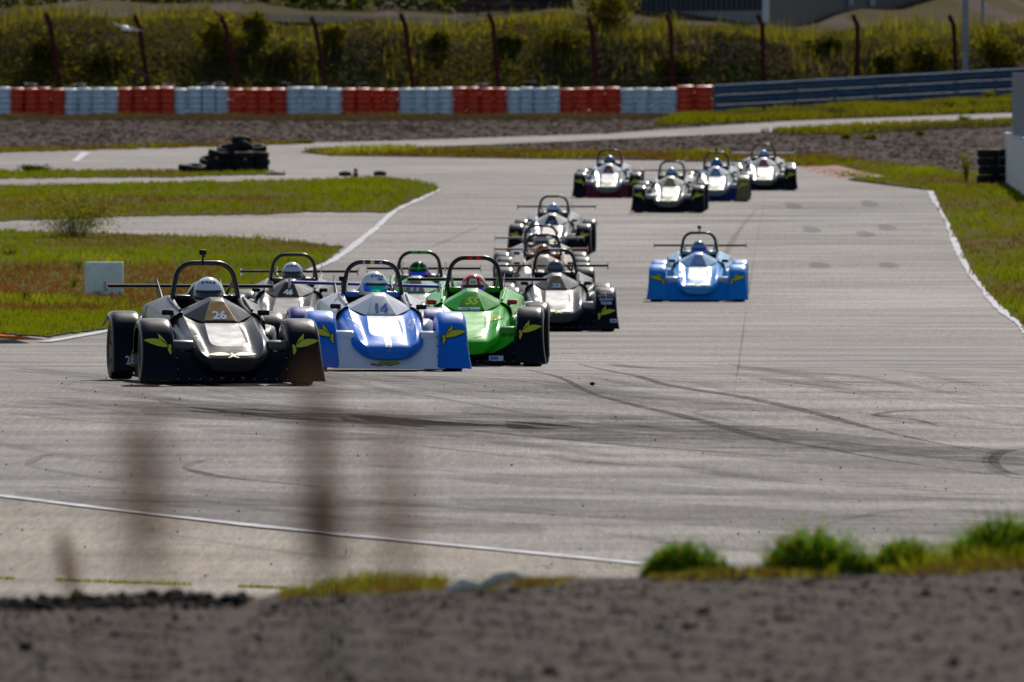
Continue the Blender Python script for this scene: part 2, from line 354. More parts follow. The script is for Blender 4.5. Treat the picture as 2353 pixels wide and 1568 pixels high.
SK = [[(1210, 852), (1330, 893), (1440, 930), (1560, 958), (1660, 985), (1760, 1012), (1900, 1035), (2060, 1065), (2353, 1105)],
      [(1330, 838), (1480, 872), (1560, 893), (1700, 915), (1860, 950), (1990, 985), (2150, 1022), (2353, 1060)],
      [(1400, 840), (1500, 848), (1750, 850), (1950, 856), (2353, 862)], [(1800, 820), (2000, 828), (2353, 838)],
      [(2000, 955), (2035, 962), (2100, 968), (2160, 984)], [(2010, 958), (2060, 949), (2200, 945)],
      [(1590, 952), (1640, 945), (1750, 942)], [(1590, 952), (1680, 972), (1740, 980)],
      [(2353, 1035), (2300, 1045), (2283, 1065), (2310, 1088), (2353, 1098)],
      [(2353, 1030), (2290, 1042), (2268, 1068), (2300, 1094), (2353, 1106)],
      [(1050, 990), (1300, 1015), (1600, 1040), (1900, 1060)], [(60, 1075), (110, 1050), (260, 1040)], [(60, 1075), (200, 1100), (400, 1125)],
      [(420, 1080), (470, 1062), (560, 1055)], [(420, 1080), (520, 1102), (760, 1125)], [(900, 900), (1100, 935), (1400, 985), (1700, 1000), (2200, 1005)],
      [(1140, 988), (1500, 985), (1700, 985), (2010, 978), (2250, 975)], [(600, 1180), (1100, 1215), (1300, 1225)], [(750, 1150), (1300, 1190), (1700, 1200)],
      [(700, 1062), (1000, 1085), (1400, 1110), (1700, 1120)], [(0, 905), (300, 915), (520, 950), (900, 960)], [(980, 575), (1060, 540), (1110, 520)],
      [(1740, 480), (1680, 560), (1650, 650)], [(900, 1020), (1250, 1060), (1800, 1090)], [(1700, 1130), (2000, 1140), (2353, 1165)],
      [(1900, 1210), (2050, 1180), (2300, 1160)], [(1300, 900), (1700, 905), (2353, 900)], [(1500, 870), (1900, 880), (2353, 882)]]
M_SK1 = fade('skid_strong', (.045, .04, .04), .55); M_SK2 = fade('skid_faint', (.06, .054, .052), .24)
for i, s in enumerate(SK):
    edge('skid_mark', s, .09 if i in (4, 5, 8, 9) else .10, .0145 + i * .0002, M_SK1 if i in (0, 1, 2, 4, 5, 8, 10, 14, 16) else M_SK2, .5)
for i in range(110):
    u, v = random.uniform(-50, 2400), random.choice([random.uniform(820, 1260), random.uniform(835, 1000), random.uniform(835, 900)]); L_ = random.uniform(150, 700)
    sl = random.uniform(.0, .16)
    edge('skid_mark', [(u, v), (u + L_ * .5, v + L_ * .5 * sl + 6), (u + L_, v + L_ * sl)], random.uniform(.06, .22), .0205 + i * .00015, M_SK2, .5)
M_SK3 = fade('rubber_haze', (.035, .032, .034), .18)
for i in range(16):
    u, v = random.uniform(-200, 1500), random.uniform(860, 1180); L_ = random.uniform(700, 1500); sl = random.uniform(.02, .11)
    edge('skid_mark', [(u, v), (u + L_ * .5, v + L_ * .5 * sl + 8), (u + L_, v + L_ * sl)], random.uniform(.7, 1.5), .0135 + i * .00005, M_SK3, .5)
for (u, v) in [(1862, 530), (1880, 612), (2035, 525), (2040, 612), (1995, 470), (1820, 475), (1985, 540)]:
    p = gp(u, v); edge('rubber_smudge', [(u - 6, v - 8), (u + 4, v), (u + 7, v + 7)], .28, .018, M_SK2, .5)

# ------------------------------------------------------------------ vegetation generators (numpy)
def blades(P, h, w, lean, nm, mats, probs, name='grass', parent=None, seg2=True):
    n = len(P); az = rng.uniform(0, 2 * np.pi, n); la = rng.uniform(0, lean, n)
    hh = h * rng.uniform(.5, 1.25, n); d = np.stack([np.cos(az), np.sin(az), np.zeros(n)], 1)
    fa = rng.uniform(-.6, .6, n); s = np.stack([np.cos(fa), np.sin(fa), np.zeros(n)], 1) * (w / 2)[:, None] if hasattr(w, '__len__') else np.stack([np.cos(fa), np.sin(fa), np.zeros(n)], 1) * w / 2
    up = np.array([0, 0, 1.0]); mid = P + up * (hh * .55)[:, None] + d * (hh * la * .35)[:, None]
    tip = P + up * (hh * np.cos(la * .6))[:, None] + d * (hh * la)[:, None]
    V = np.concatenate([P - s, P + s, mid + s * .8, mid - s * .8, tip]); i = np.arange(n)
    F = np.concatenate([np.stack([i, i + n, i + 2 * n], 1), np.stack([i, i + 2 * n, i + 3 * n], 1), np.stack([i + 3 * n, i + 2 * n, i + 4 * n], 1)])
    k = rng.choice(len(mats), n, p=probs) if not callable(nm) else nm(P)
    me = npmesh(name, V, F, np.concatenate([k, k, k]))
    for m in mats: me.materials.append(m)
    return link(bpy.data.objects.new(name, me), parent)
gv = np.vectorize(g)
def scatter(P, dens, clump=0):
    x0, y0 = P.min(0); x1, y1 = P.max(0); y1 = min(y1, 480); y0 = max(y0, 55)
    # keep to what a camera within a step or two of this one sees
    n = int((y1 - y0) * 42 * dens); Y = rng.uniform(y0, y1, n); X = rng.uniform(-1, 1, n) * 24
    k = (np.abs(X) < Y * .0475 + 2.0) & (X > x0) & (X < x1); X = X[k]; Y = Y[k]
    k = inside(P, X, Y); return X[k], Y[k]
def patchy(X, Y, s, seed):
    r = np.random.default_rng(seed); v = np.zeros(len(X))
    for i in range(6):
        a = r.uniform(0, 6.28); f = s * r.uniform(.5, 2.2); v += np.sin((X * np.cos(a) + Y * np.sin(a) * .35) * f + r.uniform(0, 6.28))
    return v / 3
def lawn(name, P, dens, h, w, mats, seed, lean=.7, thr=-9, f=None):
    X, Y = scatter(P, dens); v = patchy(X, Y, .8, seed); k = v > thr; X, Y, v = X[k], Y[k], v[k]
    n5 = 4; X = np.repeat(X, n5) + rng.normal(0, .05, len(X) * n5); Y = np.repeat(Y, n5) + rng.normal(0, .05, len(Y) * n5); v = np.repeat(v, n5)
    Z = gv(X, Y) + .02; q = np.stack([X, Y, Z], 1); v2 = v + rng.normal(0, .35, len(v)); yn = (Y - P[:, 1].min()) / (np.ptp(P[:, 1]))
    def pick(_): return f(X, yn, v2)
    hh = h * (1 + .35 * np.clip(v, -1, 1.5))
    o = blades(q, hh, w, lean, pick, mats, None, name); return tag(o, kind='stuff')
GM = [L_GREEN, L_OLIVE, L_YEL, L_DRY, L_ORNG]
GM2 = [L_OLIVE, L_SOLIVE, L_OLIVE, L_SDRY, L_SDRY]
def f_wedge(X, yn, v): return np.where(yn < .45, np.where(v > .9, 0, np.where(v > -.3, 1, 3)), np.where(v > 1.3, 2, np.where(v > -.7, 0, 1)))
def f_low(X, yn, v):
    a = np.where(v > 1.3, 2, np.where(v > -.3, 0, 1)); left = (X < -5.2) & (yn < .72) & (yn > .30)
    a = np.where(left & (v < .7), np.where(v < .1, 4, np.where(v < .45, 3, 1)), a); a = np.where((yn > .85) & (v < -.6), 3, a); return a
def f_mix(X, yn, v): return np.where(v > 1.2, 2, np.where(v > -.1, 0, np.where(v > -.9, 1, 3)))
lawn('grass', GR['wedge'], 9, .10, .022, GM, 1, f=f_wedge)
lawn('grass', GR['low'], 14, .10, .018, GM, 2, f=f_low)
lawn('grass', GR['thin'], 8, .10, .03, GM, 3, f=f_mix)
lawn('grass', GR['right'], 9, .10, .022, GM, 4, f=lambda X, yn, v: np.where(v > 1.5, 2, np.where(v > .5, 0, np.where(v > -.6, 1, 3))))
lawn('grass', GR['strip'], 7, .16, .035, GM, 5, f=lambda X, yn, v: np.where(v > 1.1, 2, np.where(v > .2, 1, 3)))
lawn('grass', GR['barr'], 7, .22, .05, GM2, 6, f=f_mix)
lawn('grass', GR['lbarr'], 7, .14, .05, GM2, 7, f=lambda X, yn, v: np.where(v > .9, 1, 3))
lawn('grass', GR['serv'], 7, .22, .05, GM2, 8, f=f_mix)
lawn('grass', GR['far'], 6, .12, .04, GM, 9, f=lambda X, yn, v: np.where(v > .3, 1, 3))

TRAP = [(-500, 277), (800, 280), (1500, 275), (1800, 281), (1400, 309), (1000, 323), (700, 331), (400, 339), (0, 351), (-500, 360)]
TRAP2 = [(900, 344), (1300, 328), (1600, 314), (1900, 303), (2320, 292), (2600, 290), (2500, 398), (2200, 396), (2000, 370), (1850, 358), (1300, 350)]
for i_, tp_ in enumerate((TRAP, TRAP2)):
    lawn('dry_litter', np.array(poly_world(tp_, 20)), 2.6, .035, .05, [L_SDRY, L_TRAP, L_DARK], 40 + i_, 1.2, thr=-9, f=lambda X, yn, v: np.where(v > 1.3, 0, np.where(v > -.9, 1, 2)))
def leaves(C, size, mats, k, name):
    """small leaf quads (as two crossed triangles) at points C"""
    n = len(C); a = rng.normal(size=(n, 3)); a /= np.linalg.norm(a, axis=1)[:, None]; b = rng.normal(size=(n, 3)); b -= a * (a * b).sum(1)[:, None]; b /= np.linalg.norm(b, axis=1)[:, None]
    s = (size * rng.uniform(.6, 1.3, n))[:, None]
    V = np.concatenate([C - a * s * .5, C + b * s * .28, C + a * s * .6, C - b * s * .28]); i = np.arange(n)
    me = npmesh(name, V, np.stack([i, i + n, i + 2 * n, i + 3 * n], 1), k)
    for m in mats: me.materials.append(m)
    return me
def bush(name, loc, w, h, n, leaf, mats, probs, label, cat='shrub', group=None, stems=7, spread=.9, d=None):
    r = empty(name, loc); d = d or w * .6; mb = MB(); pts = []
    for i in range(stems):
        a = rng.uniform(0, 6.28); q = rng.uniform(.15, 1) ; ex = math.cos(a) * w / 2 * q * spread; ey = math.sin(a) * d / 2 * q * spread
        ht = h * rng.uniform(.6, 1) * (1 - .25 * q); path = [(ex * .15, ey * .15, -.03), (ex * .45 , ey * .45, ht * .45), (ex, ey, ht)]
        mb.tube(path, ([.012 * h + .004, .009 * h + .002, .003] if stems < 60 else [.005, .004, .002]), 5); m = n // stems
        t = rng.uniform(.12, 1.0, m) ** .8; base = np.stack([ex * (.15 + .85 * t), ey * (.15 + .85 * t), ht * t], 1)
        pts.append(base + rng.normal(0, 1, (m, 3)) * np.array([w * .09, d * .09, h * .07]))
    C = np.concatenate(pts); C[:, 2] = np.maximum(C[:, 2], .02)
    obj('stem', mb.mesh('stem', 60), M_BARK, r)
    k = rng.choice(len(mats), len(C), p=probs); o = link(bpy.data.objects.new('foliage', leaves(C, leaf, mats, k, 'foliage')), r)
    return tag(r, label, cat, group)
def tuft(name, loc, w, h, n, mats, probs, label, cat='grass clump', group=None, bw=.008, lean=.9):
    n = n * 3; a = rng.uniform(0, 6.28, n); q = np.sqrt(rng.uniform(0, 1, n)); X = np.cos(a) * q * w / 2; Y = np.sin(a) * q * w * .3
    P = np.stack([X, Y, -.02 + 0 * X], 1)
    nn = n * 2; th = rng.uniform(0, 6.28, nn); el = np.arccos(rng.uniform(0, 1, nn)); rr = rng.uniform(.55, 1.0, nn) * (1 + .16 * np.sin(th * 5 + 1) + .12 * np.sin(th * 11))
    C = np.stack([rr * np.sin(el) * np.cos(th) * w / 2, rr * np.sin(el) * np.sin(th) * w * .3, rr * np.cos(el) * h * .82], 1)
    o = link(bpy.data.objects.new(name, leaves(C, .020, mats, rng.choice(len(mats), nn, p=probs), name))); o.location = loc
    bl = blades(P[::2], (h * 1.12 * np.sqrt(1.05 - q ** 2) * rng.uniform(.5, 1.1, n))[::2], bw * .8, lean, None, mats, probs, 'blades', o)
    return tag(o, label, cat, group)

# ------------------------------------------------------------------ far bank: scrub, fence, plateau, buildings
def hillveg():
    n = 34000; X = rng.uniform(-30, 32, n); Y = 484 + 34 * rng.random(n) ** 1.5; v = patchy(X, Y, .5, 21); k = v > -9; X, Y, v = X[k], Y[k], v[k]
    m = 7; Xr = np.repeat(X, m) + rng.normal(0, .30, len(X) * m); Yr = np.repeat(Y, m) + rng.normal(0, .3, len(X) * m); vr = np.repeat(v, m) + rng.normal(0, .3, len(X) * m)
    hgt = np.repeat(np.where(Y > 491, .7, 1) * (.22 + .20 * np.clip(v, -.8, 2) + .22 * rng.random(len(X))), m)
    C = np.stack([Xr, Yr, gv(Xr, Yr) + hgt * rng.uniform(.02, 1, len(Xr))], 1)
    s = (Yr - 484) / 28; vb = patchy(Xr, Yr * 2.5, .35, 77) + .6 * patchy(Xr, Yr * 2, .12, 31)
    vr = vr * .7 + vb * 1.0 + (s - .12) * 1.6; k = np.where(vr > 1.7, 2, np.where(vr > -.05, 1, np.where(vr > -.85, 0, 3)))
    k = np.where(rng.random(len(k)) < np.where(s > .2, .45, .25), 3, k)
    me = leaves(C, .16, [L_DARK, L_SOLIVE, L_SYEL, L_SDRY], k, 'scrub'); o = link(bpy.data.objects.new('scrub', me)); tag(o, kind='stuff')
    # tall yellow weeds on the crest and slope
    n = 5000; X = rng.uniform(-30, 32, n); Y = rng.choice([490., 496., 504.], n) + rng.normal(0, 4, n); v = patchy(X, Y, .7, 5); q = v > .1; X, Y, v = X[q], Y[q], v[q]
    m = 5; X = np.repeat(X, m) + rng.normal(0, .1, len(X) * m); Y = np.repeat(Y, m); Y = Y + rng.exponential(2.5, len(Y)); P = np.stack([X, Y, gv(X, Y)], 1)
    kk = rng.choice(4, len(X), p=[.25, .25, .35, .15])
    o = blades(P, .6 + .5 * rng.random(len(P)) ** 3, .035, .3, lambda P: kk, [L_SOLIVE, L_SDRY, L_SYEL, L_SOLIVE], None, 'tall_weeds'); tag(o, kind='stuff')
hillveg()
hb = sorted([(505, 120, 3.0, 2.0, 2), (590, 90, 1.6, 1.8, 2), (1405, 62, 3.4, 3.0, 2), (1290, 100, 3.0, 1.3, 1), (1170, 110, 1.8, 1.2, 1), (1885, 110, 2.6, 1.2, 0), (2130, 150, 2.6, 1.5, 1),
     (2290, 140, 3.0, 2.0, 2), (2040, 155, 1.6, 1.3, 1), (100, 130, 3.2, 1.7, 0), (760, 95, 1.4, 1.3, 2), (1000, 105, 1.6, 1.1, 1), (1545, 160, 2.5, 1.2, 0), (240, 150, 2.8, 1.4, 0), (660, 150, 3.0, 1.6, 0)])
hlab = {505: 'tall yellow green shrub on the bank crest behind the third fence post', 590: 'slim yellow shrub on the bank between third and fourth fence posts', 1405: 'largest bright yellow green shrub on the bank, left of the dark hall',
        1290: 'low olive shrub below the timber stack on the bank', 1170: 'small olive shrub right of the sixth fence post', 1885: 'low rounded green shrub below the hall on the bank',
        2130: 'olive shrub on the bank left of the last fence post', 2290: 'wide yellow shrub right of the galvanised gate post', 2040: 'small olive shrub right of the tenth fence post', 100: 'dark green shrub at the far left of the bank',
        760: 'slim yellow shrub beside the fourth fence post', 1000: 'small olive shrub on the crest right of the fifth fence post', 1545: 'dark low shrub behind the eighth fence post', 240: 'dark green shrub between first and second fence posts', 660: 'dark broad shrub between third and fourth fence posts'}
def hill_y(u, v):
    for k in range(0, 160):
        Y = 483 + k * .25; p = at(u, v, Y)
        if p.z <= g(p.x, p.y): return Y
    return 505.
for (u, v, w, h, c) in hb:
    Y = hill_y(u, v + 20); p = at(u, v, Y); z = g(p.x, Y)
    pr = [[.45, .28, .12, .15], [.12, .45, .3, .13], [.0, .4, .52, .08]][c]
    bush('shrub', (p.x, Y, z - .05), w, h, 1500 if c < 2 else 2200, .17, [L_DARK, L_SOLIVE, L_SYEL, L_SDRY] if c else [L_SOLIVE, L_DARK, L_SYEL, L_SDRY], pr, hlab[u], 'shrub', 'shrubs on the far bank', stems=12)

# fence of leaning, rusty posts with cranked tops and three strands of wire
fence = empty('fence', (0, 480.5, 0)); fp = []
PX = [(105, 31, 138, 195), (310, 36, 340, 198), (508, 38, 546, 205), (715, 40, 750, 205), (922, 33, 948, 200), (1125, 32, 1145, 200), (1352, 42, 1372, 198), (1535, 33, 1546, 200), (1745, 35, 1755, 195), (1965, 37, 1969, 188), (2185, 38, 2196, 170)]
for (u0, v0, u1, v1) in PX:
    Y = 480.5; b = at(u1, v1, Y); t = at(u0 + 6, v0, Y - .0); z = g(b.x, Y)
    d = (t - b); bot = b - d * ((b.z - z + .25) / d.z); k = b + d * .84
    top = Vector((k.x - .20, Y - .30, t.z + .02))
    mb = MB().tube([bot - Vector((0, Y, 0)) + Vector((0, 0, 0)), k - Vector((0, Y, 0)), top - Vector((0, Y, 0))], .10, 8)
    obj('post', mb.mesh('post', 40), M_RUST, fence); fp.append((k.x, k.z, top.x, top.z))
for f_ in (.15, .55, .98):
    obj('wire', MB().tube([(a[0], -.05, a[1] - 2.6 * (1 - f_)) for a in fp], .006, 4).mesh('wire', 60), M_WIRE, fence)
tag(fence, 'rusty fence of leaning steel posts with bent tops behind the tyre wall', 'fence')

# plateau surfaces
def wsheet(name, pts, off, m, step=3.): return tag(sheet(name, pts, off, m, step), kind='structure')
wsheet('upper_road', [(8, 512), (14, 502), (22, 498), (45, 494), (60, 492), (60, 515), (24, 520), (12, 522)], .035, mat('old_road', (.085, .07, .066), 1, vscale=.5, col2=(.06, .052, .05), spec=.02))
wsheet('upper_scrub', [(-70, 483.5), (70, 483.5), (70, 640), (-70, 640)], .02, M_SCRUB, 2.5)
wsheet('upper_path', [(-70, 516), (-30, 512), (-16, 514), (-12, 519), (-3, 526), (6, 531), (6, 540), (-20, 531), (-70, 525)], .035, mat('dusty_path', (.07, .052, .046), 1, vscale=.3, col2=(.035, .036, .03), spec=.02))
# hall
hall = empty('hall', (0, 545, 0)); zb = 4.1
foot = [(5.6, 566), (12.0, 538), (18.2, 578), (30, 640), (8, 640)]
def prism(fp_, z0, z1, cy=545):
    n = len(fp_); v = [(x, y - cy, z0) for x, y in fp_] + [(x, y - cy, z1) for x, y in fp_]
    return mesh('prism', v, [tuple(range(n))[::-1], tuple(range(n, 2 * n))] + [(i, (i + 1) % n, (i + 1) % n + n, i + n) for i in range(n)])
def ext(a, b, off, th=.12):
    A, B = Vector(a), Vector(b); t = (B - A).normalized(); nn = Vector((t.y, -t.x)); return [tuple(A + nn * off), tuple(B + nn * off), tuple(B + nn * (off + th)), tuple(A + nn * (off + th))]
obj('wall', prism(foot, 3.4, 10.5), M_NAVY, hall)
obj('roof', prism([(x, y) for x, y in [(5.0, 566), (12, 536.5), (18.9, 577.5), (31, 642), (7.5, 642)]], 10.5, 10.8), M_SHEET, hall)
obj('plinth', prism(ext(foot[0], foot[1], .01, .15), 3.9, 4.55), M_CONC, hall)
A, B = Vector(foot[0]), Vector(foot[1])
for k in range(1, 28):
    p = A.lerp(B, k / 28); q = prism(ext(p - (B - A).normalized() * .06, p + (B - A).normalized() * .06, .005, .06), 4.56, 10.4); obj('cladding_rib', q, M_NAVY, hall)
for f_ in (.5, 29.2):
    pass
obj('corner_post', MB().box((12.0, -7.25, 7.2), (.32, .3, 6.4)).mesh('corner_post'), M_WALLW, hall)
for u in (1968, 2018):
    p = at(u, 5, 556 if u == 1968 else 565); ln = foot[1]; t = (p.x - 12.0) / 6.2
    obj('door_post', MB().box((12.0 + 6.2 * t + .12, 538 + 40 * t - 545 - .25, 7.6), (.26, .26, 5.4)).mesh('door_post'), M_WALLW, hall)
tag(hall, 'dark navy metal hall with white corner post and pale plinth on the bank', 'building')
# timber stack and low shed
st = empty('timber_stack', (at(1130, 20, 548).x, 548, g(0, 548)))
for i in range(7):
    o = obj('beam', MB().box((0, 0, 0), (3.1 + .35 * (i % 3), .25, .16)).mesh('beam'), M_WOOD, st, ((.18 * i), (i % 2) * .32, .1 + .17 * (i)), (0, R(1.2 * (i % 3 - 1)), R(2 * (i % 3 - 1))))
for s in (-1.1, 1.1): obj('bearer', MB().box((0, 0, 0), (.14, 1.0, .12)).mesh('bearer'), M_WOOD, st, (s + .4, .15, -.03))
tag(st, 'stack of dark reddish timber beams lying on the upper bank', 'timber stack')
sh = empty('shed', (at(1245, 20, 552).x, 552, g(0, 552) - .05))
v = [(-1.5, -1, 0), (1.5, -1, 0), (1.5, -1, 1.1), (0, -1, 1.9), (-1.5, -1, 1.1), (-1.5, 2, 0), (1.5, 2, 0), (1.5, 2, 1.1), (0, 2, 1.9), (-1.5, 2, 1.1)]
obj('wall', mesh('wall', v, [(0, 1, 2, 3, 4), (9, 8, 7, 6, 5), (1, 6, 7, 2), (0, 4, 9, 5)]), M_DARK, sh)
obj('roof', mesh('roof', [(-1.75, -1.2, .95), (0, -1.2, 1.93), (1.75, -1.2, .95), (-1.75, 2.2, .95), (0, 2.2, 1.93), (1.75, 2.2, .95), (-1.75, -1.2, 1.05), (0, -1.2, 2.05), (1.75, -1.2, 1.05), (-1.75, 2.2, 1.05), (0, 2.2, 2.05), (1.75, 2.2, 1.05)],
    [(6, 7, 10, 9), (7, 8, 11, 10), (0, 3, 4, 1), (1, 4, 5, 2), (0, 1, 7, 6), (1, 2, 8, 7), (3, 9, 10, 4), (4, 10, 11, 5), (0, 6, 9, 3), (2, 5, 11, 8)]), M_WOOD, sh)
tag(sh, 'small dark shed with a low gable beside the timber stack', 'shed')
# galvanised posts at right
p = at(2218, 60, 486)
gp1 = empty('gate_post', (p.x, 486, g(p.x, 486)))
obj('post', MB().box((0, 0, 1.9), (.26, .22, 4.4)).mesh('post'), M_GALV, gp1); obj('brace', MB().tube([(-1.9, .1, 2.4), (0, 0, 1.6), (1.3, .1, .3)], .02, 6).mesh('brace', 60), M_GALV, gp1)
tag(gp1, 'thick galvanised gate post right of the last rusty fence post', 'post')
p = at(2258, 60, 500); o = obj('thin_post', MB().box((0, 0, .9), (.12, .1, 2.1)).mesh('thin_post'), M_GALV, None, (p.x, 500, g(p.x, 500)))
tag(o, 'thin galvanised post standing on the upper road at the right', 'post')
p = at(2349, 160, 484); o = obj('marker_post', MB().box((0, 0, .7), (.22, .06, 1.0)).box((0, .05, .3), (.06, .04, 1.4)).mesh('marker_post'), mat('orange_panel', (.6, .17, .02), .6), None, (p.x + .05, 484, g(p.x, 484)))
tag(o, 'orange marker panel at the right edge behind the guardrail', 'marker')

# far treeline beyond everything, one dark mass
n = 24000; X = rng.uniform(-70, 70, n); Y = rng.uniform(640, 670, n); Z = gv(X, Y) + rng.uniform(0, 1, n) ** .8 * (9 + 3 * np.sin(X * .21) + 2 * np.sin(X * .63 + 1))
o = link(bpy.data.objects.new('wood', leaves(np.stack([X, Y, Z], 1), 1.3, [L_DARK, L_OLIVE], rng.choice(2, n, p=[.8, .2]), 'wood'))); tag(o, kind='stuff')
n = 5000; X = rng.uniform(-32, -1, n); Y = rng.uniform(563, 570, n); Z = gv(X, Y) + rng.uniform(0, 1, n) * (2.0 + .5 * np.sin(X * .8))
o = link(bpy.data.objects.new('hedge', leaves(np.stack([X, Y, Z], 1), .4, [L_DARK, L_OLIVE], rng.choice(2, n, p=[.8, .2]), 'hedge'))); tag(o, 'long dark hedge along the far side of the upper ground', 'hedge')

# ------------------------------------------------------------------ tyres
def tyre_mesh(name, r=.30, w=.2, hole=.17, n=24, tread=True):
    prof = [(hole, -w*.36), (hole + .02, -w*.48), (r - .05, -w*.5), (r - .012, -w*.40), (r, -w*.2), (r, w*.2), (r - .012, w*.40), (r - .05, w*.5), (hole + .02, w*.48), (hole, w*.36), (hole + .03, w*.2), (hole + .03, -w*.2), (hole, -w*.36)]
    return bm_fix(MB().lathe(prof, n).mesh(name, 40))
T_ME = tyre_mesh('tyre', .30, .205)
def smesh(me): c = me.copy(); return c
T_WALL = tyre_mesh('tyre', .29, .212, .16, 18)
for m_ in (T_ME, T_WALL): smoothen(m_, 40)
blocks = []   # u ranges of the coloured blocks read off the picture
BL = [('w', -8, 26, 1), ('r', 26, 149, 4), ('w', 149, 273, 4), ('r', 273, 400, 4), ('w', 400, 527, 4), ('r', 527, 658, 4), ('w', 658, 787, 4), ('r', 787, 916, 4), ('w', 916, 1042, 4), ('r', 1042, 1165, 4),
      ('w', 1165, 1287, 4), ('r', 1287, 1425, 4), ('w', 1425, 1556, 4), ('r', 1556, 1638, 2)]
ordn = ['first', 'second', 'third', 'fourth', 'fifth', 'sixth', 'seventh', 'eighth', 'ninth', 'tenth']
cnt = {'r': 0, 'w': 0}
for c, u0, u1, n in BL:
    bi = cnt[c]; cnt[c] += 1
    for i in range(n):
        u = u0 + (u1 - u0) * (i + .5) / n; Y = 475 + random.uniform(-.06, .06); x = (u - UC) * Y / FU
        nt_ = 5; r = empty('tyre_stack', (x, Y, g(x, Y) - .01), (0, 0, random.uniform(0, 6)))
        hgt = 1.14 + random.uniform(-.03, .05) + (.12 if u > 1556 else 0)
        for k in range(nt_):
            o = obj('tyre', T_WALL, M_TRED if c == 'r' else M_TWHT, r, (random.uniform(-.025, .025), random.uniform(-.025, .025), hgt / nt_ * (k + .5)), (R(random.uniform(-1.5, 1.5)), R(random.uniform(-1.5, 1.5)), 0))
            o.scale = ((u1 - u0) / n / 31.5,) * 2 + (hgt / nt_ / .214,)
        cn = 'red' if c == 'r' else 'white'; pos = '' if n == 1 else (ordn[i] + ' of the ' + ('four' if n == 4 else 'two') + ' in ')
        tag(r, ('partly cropped white painted tyre stack at the left end of the tyre wall' if n == 1 else '%s painted tyre stack, %sthe %s %s block from the left' % (cn, pos, ordn[bi - (1 if c == 'w' else 0)] if not (c == 'w' and bi == 0) else 'first', cn)), 'tyre stack', 'painted tyre stacks of the tyre wall')
# unpainted tyre stacks of the second row whose tops show above the painted ones
for i, (u, h, lab) in enumerate([(68, 1.22, 'first red block'), (180, 1.2, 'first full white block'), (318, 1.32, 'left part of the second red block'), (384, 1.18, 'right end of the second red block'), (462, 1.2, 'third white block'), (500, 1.22, 'right part of the third white block'), (655, 1.22, 'gap after the third red block'),
        (830, 1.2, 'fourth red block'), (1102, 1.2, 'fifth red block'), (1218, 1.28, 'sixth white block')]):
    Y = 475.72; x = (u - UC) * Y / FU; r = empty('tyre_stack', (x, Y, g(x, Y) - .01))
    for k in range(5): obj('tyre', T_ME, M_TYREB, r, (random.uniform(-.03, .03), 0, .11 + .2175 * k))
    obj('tyre', T_ME, M_TYREB, r, (.05, 0, h + (.17 if i == 2 else 0)), (R(random.choice([8, 14, -10]) if i != 2 else 80), R(random.uniform(-14, 14)), 0))
    tag(r, 'black tyre stack behind the wall peeping over the ' + lab, 'tyre stack', 'black tyre stacks behind the tyre wall')

# tyre pile at the left
pile = []
def ptyre(u, v, Y, rx, ry, label_i, sc=1.):
    p = at(u, v, Y); o = obj('loose_tyre', T_ME, M_TYREB, None, (p.x, Y, p.z), (rx, ry, random.uniform(0, 6))); o.scale = (sc, sc, sc)
    return o
def pstack(u, Y, n, lab, sc=.86):
    x = (u - UC) * Y / FU; r = empty('tyre_stack', (x, Y, g(x, Y) + .02))
    for k in range(n): o = obj('tyre', T_ME, M_TYREB, r, (random.uniform(-.03, .03), random.uniform(-.03, .03), .095 + .185 * k), (R(random.uniform(-3, 3)), R(random.uniform(-3, 3)), 0)); o.scale = (sc, sc, .9)
    tag(r, lab, 'tyre stack', 'black tyre stacks of the tyre pile')
Yp = gp(560, 398).y; zp = lambda u: g((u - UC) * Yp / FU, Yp)
pstack(597, Yp, 3, 'rightmost black tyre stack of the tyre pile'); pstack(560, Yp - .3, 3, 'front black tyre stack in the middle of the tyre pile, second from right')
pstack(528, Yp + .1, 3, 'third black tyre stack from the right end of the pile'); pstack(498, Yp - .1, 2, 'short black tyre stack left of the tall ones in the pile')
pstack(470, Yp + .05, 1, 'single flat tyre forming the low step of the pile'); pstack(578, Yp + .6, 3, 'rear black tyre stack at the right of the pile'); pstack(545, Yp + .65, 3, 'rear black tyre stack in the middle of the pile')
px = Yp / FU
for i, (u, dy, z, rx, lab) in enumerate([(432, 0, .12, 8, 'leftmost tyre lying flat on grass at the low end of the pile'), (452, -.2, .13, 12, 'second tyre from the left lying at the low end of the pile'), (500, .1, .50, 14, 'slanting tyre resting on the short stack of the pile'),
    (540, .35, .66, 10, 'tyre lying across the top of the middle stacks of the pile'), (565, .3, .70, 30, 'tilted tyre at the very top of the tyre pile'), (590, .25, .64, -12, 'tyre lying on the right stacks of the pile'), (520, .3, .62, -18, 'tilted tyre on the third stack of the pile'),
    (480, .4, .32, 20, 'tilted tyre leaning behind the low step of the pile'), (554, .5, .86, 8, 'highest flat tyre resting on the pile top')]):
    x = (u - UC) * px; o = obj('loose_tyre', T_ME, M_TYREB, None, (x, Yp + dy, zp(u) + z), (R(rx), R(random.uniform(-8, 8)), random.uniform(0, 6))); o.scale = (.88,) * 3
    tag(o, lab, 'tyre', 'loose tyres of the tyre pile')
for (u, v, lab) in [(793, 404, 'small dark tyre lying left of the little marker cone'), (873, 403, 'small dark tyre lying right of the little marker cone'), (632, 402, 'flattened dark tyre on the track right of the tyre pile')]:
    p = gp(u, v + 2); o = obj('loose_tyre', T_ME, M_TYREB, None, (p.x, p.y, p.z + .07), (R(6), 0, 0)); o.scale = (.55, .55, .55); 
    if u == 632: o.scale = (.9, .6, .3); o.location.z = p.z + .045
    tag(o, lab, 'tyre')
p = gp(817, 408); mc = empty('marker_cone', p)
